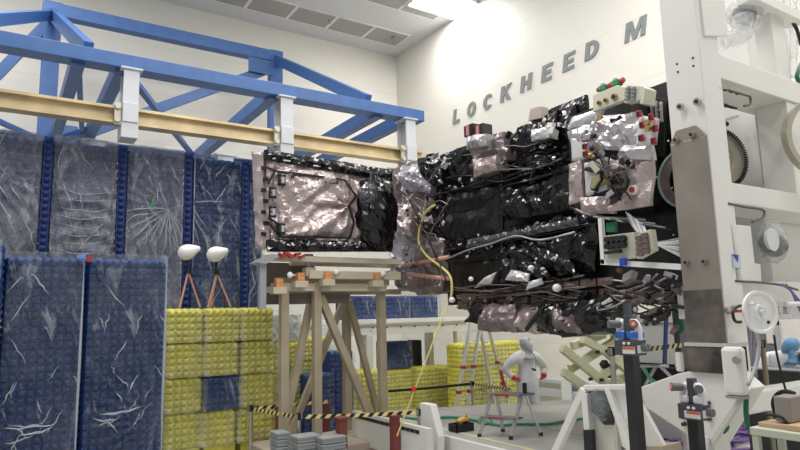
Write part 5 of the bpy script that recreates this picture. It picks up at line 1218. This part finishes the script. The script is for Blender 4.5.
# ================================================================ right background: door, cabinets, counter, bench
gd = mat('door_grey', (.17, .185, .20), .45)
d0, d1 = oX(740, 325, XW), oX(775, 325, XW)
t = struct(MB().box((XW-.06, d1.y, 0), (XW-.003, d0.y, 2.05)).make('door_1', gd, bevel=.005))
MB().box((XW-.09, d1.y-.08, 0), (XW-.003, d1.y, 2.13)).box((XW-.09, d0.y, 0), (XW-.003, d0.y+.08, 2.13)).box((XW-.09, d1.y-.08, 2.05), (XW-.003, d0.y+.08, 2.13)).make('door_frame', mat('frame_grey', (.45, .47, .48), .5), t)
p = oX(772, 336, XW-.07); MB().box(p-V((.01, .1, .14)), p+V((.01, .1, .14))).make('door_sign', mat('sign_pale', (.75, .72, .68), .5), t)
a, b = oX(631, 312, 10.2), oX(677, 360, 10.2)
t = thing('white_cabinet', 'large white equipment cabinet behind the blue strap', 'cabinet', (10.5, (a.y+b.y)/2, 0))
MB().box((10.2, b.y, .1), (11.2, a.y, a.z)).make('body', wht, t, bevel=.01); MB().box((10.185, b.y, (a.z+b.z)/2+.2), (10.2, a.y, (a.z+b.z)/2+.23)).make('seam', mat('seam_grey', (.3, .3, .3), .5), t)
MB().box((10.22, b.y, 0), (11.1, a.y, .1)).make('plinth', dark, t)
MB().box((10.18, b.y+.05, b.z-.25), (10.2, a.y-.1, b.z-.08)).make('vent_slot', dark, t)
a, b = oX(671, 305, 8.6), oX(683, 375, 8.6); tag(MB().box((8.6, b.y, 0), (8.8, a.y, a.z+.3)).make('grey_post', mat('post_grey', (.12, .12, .12), .5), bevel=.01, origin=(8.7, a.y, 0)), 'dark grey square post left of the steel column plate', 'post')
p, q = oX(667, 300, 6.9), oX(664.5, 366, 6.9); tag(MB().beam(p, q, .02, .06, (1, 0, 0)).make('blue_strap', mat('strap_blue', (.03, .06, .28), .5), origin=p), 'dark blue strap hanging in front of the white cabinet', 'strap')
s = stanchion(oX(611.5, 347, 6.2), 'steel barrier post left of the blue taped clamp stand', 0); s_b = stanchion(oX(762, 340, 8.6), 'bronze barrier post behind the white spool', 0, mat('post_bronze', (.35, .30, .22), .35, metal=.6))
sc_ = oX(684, 349.5, 7.9); belt(*trim_(V((s.x, s.y, s.z-.055)), V((sc_.x, sc_.y, s.z-.055)), .06), .06, 12, 'striped belt left of the steel column')
sd = oX(728, 349, 7.9); belt(V((sd.x, sd.y, s_b.z-.06)), *trim_(V((sd.x, sd.y, s_b.z-.06)), s_b+V((0, 0, -.06)), .06)[1:], .06, 6, 'striped belt right of the steel column')
# low equipment cart with open frame in front of cabinet
t = thing('equipment_cart', 'low dark cart with tubes and green hose behind the first clamp stand', 'cart', (6.75, oX(655, 375, 6.6).y, 0))
for a, b in (((640, 366), (668, 366)), ((642, 366), (656, 388)), ((655, 368), (645, 386)), ((660, 366), (676, 382))): MB().cyl(oX(*a, 6.6), oX(*b, 6.6), .02).make('cart_tube', silv, t)
MB().tube([oX(x, y, 6.5) for x, y in ((644, 368), (650, 378), (658, 384))], .02, 6).make('green_hose', gh, t, smooth=True)
a, b = oX(636, 366, 6.75), oX(684, 366, 6.75); MB().box((6.7, b.y, oX(660, 388, 6.75).z), (6.9, a.y, a.z)).make('dark_panel', dark, t)
for y in (b.y+.05, a.y-.1): MB().box((6.75, y, 0), (6.81, y+.05, oX(660, 388, 6.75).z)).make('leg', silv, t)
# counter with dark panel
c0_, c1_ = oX(742, 369, 9.3), oX(812, 369, 9.3)
t = thing('counter', 'dark fronted counter in front of the bent over worker', 'counter', (9.6, (c0_.y+c1_.y)/2, 0))
MB().box((9.3, c1_.y, 0), (9.58, c0_.y, c0_.z)).make('front', mat('counter_dark', (.075, .08, .085), .4), t, bevel=.01); MB().box((9.28, c1_.y, c0_.z), (9.6, c0_.y, c0_.z+.02)).make('top', mat('counter_top', (.30, .31, .32), .4), t)
# workbench lower right: long edge towards the viewer
XB = 5.2
pA = oX(749, 427, XB); pB = oX(812, 437, XB); zb3 = pA.z; ya_, yb_ = pA.y, pB.y-.5
t = thing('workbench', 'pale green steel workbench at the lower right corner', 'bench', (XB+.3, (ya_+yb_)/2, 0))
bm_ = mat('bench_green', (.50, .53, .42), .5)
MB().box((XB, yb_, zb3-.06), (XB+.45, ya_, zb3)).make('bench_top', bm_, t, bevel=.006)
for y in (ya_-.06, yb_+.02):
    for x in (XB+.01, XB+.39): MB().box((x, y, 0), (x+.05, y+.05, zb3-.06)).make('leg', bm_, t)
MB().box((XB+.03, yb_+.03, zb3-.45), (XB+.42, ya_-.03, zb3-.42)).make('lower_shelf', dark, t)
p = oX(775, 425, XB+.06)
tag(MB().box((XB+.08, oX(786, 424, XB+.08).y, zb3+.001), (XB+.32, oX(758, 424, XB+.08).y, zb3+.035)).make('wood_plank', mat('plank', (.50, .36, .22), .6, var=.1), bevel=.004, origin=(XB+.2, p.y, zb3)), 'thin wooden plank on the workbench under the black handle', 'plank')
tag(MB().box((XB+.06, yb_+.05, zb3+.001), (XB+.36, oX(787, 424, XB+.08).y, zb3+.045)).make('wood_plank', mat('plank', (.50, .36, .22), .6, var=.1), bevel=.004, origin=(XB+.2, yb_+.3, zb3)), 'thicker wooden plank on the workbench under the taupe block', 'plank')
a, b = oX(780, 397, XB+.25), oX(799, 420, XB+.25)
tag(MB().box((XB+.14, b.y, zb3+.047), (XB+.36, a.y, zb3+.047+.20)).make('steel_block', mat('block_taupe', (.26, .23, .20), .5), bevel=.01, origin=(XB+.3, a.y, zb3+.05)), 'square taupe metal block standing on a plank', 'block')
h0, h1 = oX(763, 420, XB+.12).y, oX(785, 420, XB+.12).y
tag(MB().tube([(XB+.14, h0, zb3+.05), (XB+.14, h0-.005, zb3+.085), (XB+.14, h0-.05, zb3+.095), (XB+.14, h1+.04, zb3+.088), (XB+.14, h1, zb3+.05)], .012, 8).make('pull_bar', dark, smooth=True, origin=(XB+.14, h0, zb3+.04)), 'black bent handle lying on the workbench plank', 'handle')
c = oX(788, 407, XB+.42); tag(MB().tube([c+V((.02, -.13*math.cos(a_), .125*math.sin(a_))) for a_ in [PI*.35+i*PI*1.1/8 for i in range(9)]], .018, 8).make('black_hose_loop', dark, smooth=True, origin=c), 'thick black hose loop behind the taupe block', 'hose')
random.seed(3)
for i in range(7):
    p = V((XB+.12+.2*random.random(), ya_-.15-i*.12, zb3-.415)); tag(MB().tube([p, p+V((.05, -.1, .12)), p+V((.1, -.02, .25*random.random()+.05)), p+V((.12, -.14, .03))], .016, 6).make('cable', dark, smooth=True, origin=p), 'dark cable on the lower shelf of the workbench', 'cable', 'cables on the bench shelf')
# ================================================================ people in clean-room suits
suit = mat('suit_white', (.74, .75, .77), .6, bump=.35, bscale=6)
hood = mat('hood_grey', (.52, .54, .58), .6, bump=.3, bscale=8)
skin = mat('skin', (.72, .48, .40), .5)
glv = mat('glove_red', (.50, .05, .06), .5)
def skinned(name, pts, edges, m, parent, levels=2, root=0):
    """one continuous surface grown over a joint skeleton: pts = [(pos, rx, ry)]"""
    me = bpy.data.meshes.new(name); o3 = V(parent['_o'])
    me.from_pydata([tuple(V(p[0])-o3) for p in pts], edges, [])
    o = bpy.data.objects.new(name, me); C.objects.link(o); o.parent = parent; o['_o'] = tuple(o3)
    o.modifiers.new('skin', 'SKIN'); 
    if not me.skin_vertices: 
        bm = bmesh.new(); bm.from_mesh(me); bm.verts.layers.skin.verify(); bm.to_mesh(me); bm.free()
    for i, p in enumerate(pts):
        me.skin_vertices[0].data[i].radius = (p[1], p[2]); me.skin_vertices[0].data[i].use_root = (i == root)
    s = o.modifiers.new('sub', 'SUBSURF'); s.levels = levels; s.render_levels = levels
    dg = bpy.context.evaluated_depsgraph_get(); dg.update(); ev = o.evaluated_get(dg); m2 = bpy.data.meshes.new_from_object(ev)
    o.modifiers.clear(); o.data = m2; m2.materials.clear(); m2.materials.append(m)
    for p in m2.polygons: p.use_smooth = True
    return o
def frame(o, face):   # local frame: forward f, right r
    f = V(face).normalized(); r = f.cross(V((0, 0, 1))).normalized()
    return lambda a, b, z: V(o)+r*a+f*b+V((0, 0, z))
DP = 12.6
base = oD(528, 395, DP+.1); base.z = 0
Pn = thing('person', 'person in white clean-room suit and hood, hands on hips, looking up', 'person', base)
toward = (cam0-base); toward.z = 0; toward.normalize()
fc_ = (toward*.88+Rh*.47)   # chest faces camera, turned a little to photo right
L = frame(base, fc_)        # +a = person's right-hand direction when facing f  => photo left/right resolved below
sgn = 1 if L(1, 0, 0).dot(Rh)-base.dot(Rh) > 0 else -1
PS = 1.07
B = lambda a, b, z: L(a*sgn*PS*1.06, b*PS, z*PS)     # +a is photo right
pts = [(B(0, 0, .98), .21, .16), (B(0, 0, 1.15), .21, .155), (B(0, 0, 1.33), .225, .16), (B(0, -.01, 1.45), .15, .12), (B(0, 0, 1.54), .065, .065),
       (B(.19, -.01, 1.43), .11, .11), (B(.40, -.06, 1.20), .09, .095), (B(.31, .04, 1.05), .055, .06),
       (B(-.19, -.01, 1.43), .11, .11), (B(-.42, -.06, 1.20), .09, .095), (B(-.29, .05, 1.05), .055, .06),
       (B(.11, 0, .82), .14, .15), (B(.13, .01, .48), .085, .09), (B(.14, 0, .12), .065, .07), (B(-.11, 0, .82), .14, .15), (B(-.13, .01, .48), .085, .09), (B(-.14, 0, .12), .065, .07),
       (B(.16, .14, .055), .05, .04), (B(-.16, .14, .055), .05, .04), (B(.22, -.01, 1.38), .09, .09), (B(-.22, -.01, 1.38), .09, .09)]
ed_ = [(0, 1), (1, 2), (2, 3), (3, 4), (3, 5), (5, 6), (6, 7), (3, 8), (8, 9), (9, 10), (0, 11), (11, 12), (12, 13), (0, 14), (14, 15), (15, 16), (13, 17), (16, 18)]
pts = pts[:19]
body = skinned('body', pts, ed_, suit, Pn)
body['label'] = 'white coverall body'
def head(c, look, par, hoodm, mask=True, s=1.0):
    """hooded head: skull surface with brow, eyes, nose, mask, and a fitted hood"""
    f = V(look).normalized(); r = f.cross(V((0, 0, 1))).normalized(); u = r.cross(f).normalized()
    m_ = MB(); m_.ball((0, 0, 0), 1, 1, 1, 24)
    def W_(a, b, c_): return c+r*a*s+f*b*s+u*c_*s
    for i, v in enumerate(m_.v):
        jaw = 1-.22*max(0, -v.z)*(1 if v.y > -.3 else .5)
        m_.v[i] = W_(v.x*.076*jaw, v.y*.097, v.z*.118)
    m_.tube([W_(0, .092, .02), W_(0, .112, -.012), W_(0, .098, -.024)], .012, 6)
    hd = m_.make('head', skin, par, smooth=True)
    for sx in (-1, 1):
        MB().ball(W_(sx*.030, .088, .018), .011*s, .009*s, .007*s, 8).make('eye', dark, hd)
        MB().tube([W_(sx*.045, .083, .036), W_(sx*.03, .094, .04), W_(sx*.014, .096, .036)], .004, 5).make('eyebrow', mat('brow', (.12, .08, .06), .6), hd)
        MB().ball(W_(sx*.078, 0, -.005), .012, .02, .03, 8).make('ear', skin, hd)
    if mask:
        k = MB(); k.ball((0, 0, 0), 1, 1, 1, 18); k.v = [W_(v.x*.058, .062+max(-.03, v.y*.052), -.048+v.z*.05) for v in k.v]; k.make('face_mask', mat('mask_pink', (.80, .70, .72), .6), hd, smooth=True)
    h = MB(); n, kk = 28, 14   # hood: shell open at the face
    vs = []; fs = []
    for j in range(kk+1):
        th = .42+(PI-.42)*j/kk   # angle from the look axis
        for i in range(n):
            a = 2*PI*i/n; x, z, y = math.sin(th)*math.cos(a), math.sin(th)*math.sin(a), math.cos(th)
            w_ = 1+.05*noise.noise(V((x*3, y*3, z*3)))
            if th < 1.0: x *= 1.0; z *= 1.05
            dn = -.06*max(0, -z)*max(0, 1-abs(y))
            vs.append(W_(x*.094*w_, y*.112*w_-.004, z*.134*w_+.004+dn))
    for j in range(kk):
        for i in range(n): fs.append((j*n+i, j*n+(i+1) % n, (j+1)*n+(i+1) % n, (j+1)*n+i))
    h.add(vs, fs); h.lathe([(.085*s, .09*s), (.078*s, .0), (.10*s, -.10*s), (.15*s, -.15*s)], c-V((0, 0, .12))*s-f*V((1, 1, 0)).length*0, (0, 0, 1), 20)
    h.make('hood', hoodm, par, smooth=True); return hd
hc_ = B(.0, .03, 1.66)
look = (toward*.45+Rh*.75+V((0, 0, .62)))
head(hc_, look, Pn, hood, s=1.1)
def hand(w, tip, palm_n, par, m_, s=1.0):
    """palm with four unequal bent fingers and a thumb off its side"""
    d = (V(tip)-V(w)).normalized(); n_ = V(palm_n).normalized(); sd = d.cross(n_).normalized(); n_ = sd.cross(d); w = V(w)
    def Q(a, b, c_): return w+sd*a*s+d*b*s+n_*c_*s
    P = [(Q(0, 0, 0), .026*s, .020*s), (Q(0, .05, 0), .038*s, .016*s)]; E_ = [(0, 1)]
    for k, (o_, ln) in enumerate(((-.03, .066), (-.01, .078), (.010, .072), (.03, .056))):
        i0 = len(P); P += [(Q(o_, .085, 0), .0095*s, .0095*s), (Q(o_*1.1, .085+ln*.5, .008), .0088*s, .0088*s), (Q(o_*1.1, .085+ln*.85, .03), .0075*s, .0075*s)]
        E_ += [(1, i0), (i0, i0+1), (i0+1, i0+2)]
    i0 = len(P); P += [(Q(-.042, .035, .004), .012*s, .012*s), (Q(-.066, .06, .014), .0105*s, .0105*s), (Q(-.072, .09, .024), .009*s, .009*s)]; E_ += [(0, i0), (i0, i0+1), (i0+1, i0+2)]
    return skinned('hand', P, E_, m_, par, 1)
for sx in (1, -1):
    w = B(sx*.31 if sx > 0 else -.29, .045, 1.06); tp = B(sx*.17, .16, .99)
    MB().cyl(w+(w-tp)*.15, w+(tp-w)*.15, .058, .05, 14).make('red_cuff', glv, Pn, smooth=True)
    hand(w, tp, V((0, 0, 0))+(base-w)*V((1, 1, 0)).length if 0 else B(0, 0, 1.0)-w, Pn, glv)
# zip line, hem and badge on the coverall
cz = [B(.03, .17, 1.48), B(.05, .195, 1.35), B(.10, .19, 1.2)]
MB().tube([B(.05, .06, 1.56), B(.09, .175, 1.42), B(.08, .2, 1.3), B(.07, .2, 1.2)], .007, 5).make('lanyard', dark, Pn, smooth=True)
MB().obox(B(.03, .2, 1.2), V((.05, 0, -.02)), V((0, .006, 0)), V((.008, 0, .018))).make('badge', dark, Pn)
# second person bending over the counter at the right edge
b2 = oX(800, 372, 10.4); b2.z = 0
b2o = b2.copy()
P2_ = thing('person', 'person in white suit and blue hair cover bending over the dark counter', 'person', b2)
L2 = frame(b2, V((-.9, -.35, 0))); q2 = oX(791, 346, 10.2)
f2 = V((-.45, -.2, 0))
def G2(a, b, z): return L2(a, b, z)
rel = q2-b2
sh = q2-Rh*.13+V((.06, .05, -.17)); hip = sh-Rh*.12+V((.2, .15, 0)); hip.z = .95; b2 = V((hip.x-.5, hip.y-.2, 0))
L2_ = lambda a, b, z: L2(a, b, z)-b2o
pts = [(hip, .18, .16), (hip.lerp(sh, .5)+V((0, 0, .08)), .2, .17), (sh, .25, .20), (q2+V((.12, .05, -.1)), .07, .07),
       (sh+L2_(.22, 0, 0), .09, .09), (sh+L2_(.30, .15, -.25), .07, .07), (sh+L2_(.22, .36, -.36), .05, .05),
       (sh+L2_(-.22, 0, 0), .09, .09), (sh+L2_(-.30, .15, -.25), .07, .07), (sh+L2_(-.22, .36, -.36), .05, .05),
       (hip+L2_(.11, 0, -.14), .12, .12), (b2+V((.5, .2, 0))+L2_(.12, 0, .48), .09, .09), (b2+V((.5, .2, 0))+L2_(.12, 0, .08), .06, .06),
       (hip+L2_(-.11, 0, -.14), .12, .12), (b2+V((.5, .2, 0))+L2_(-.12, 0, .48), .09, .09), (b2+V((.5, .2, 0))+L2_(-.12, 0, .08), .06, .06)]
skinned('body', pts, [(0, 1), (1, 2), (2, 3), (2, 4), (4, 5), (5, 6), (2, 7), (7, 8), (8, 9), (0, 10), (10, 11), (11, 12), (0, 13), (13, 14), (14, 15)], suit, P2_)
head(q2, Rh*.7+V((-.4, -.2, -.55)), P2_, mat('hood_blue', (.16, .33, .55), .6, bump=.3, bscale=8))
for sx in (6, 9):
    w = pts[sx][0]; hand(w, w+V((-.1, -.04, -.03)), V((0, 0, -1)), P2_, mat('glove_pale', (.7, .7, .72), .5))
for o in bpy.data.objects:
    if '_o' in o: del o['_o']
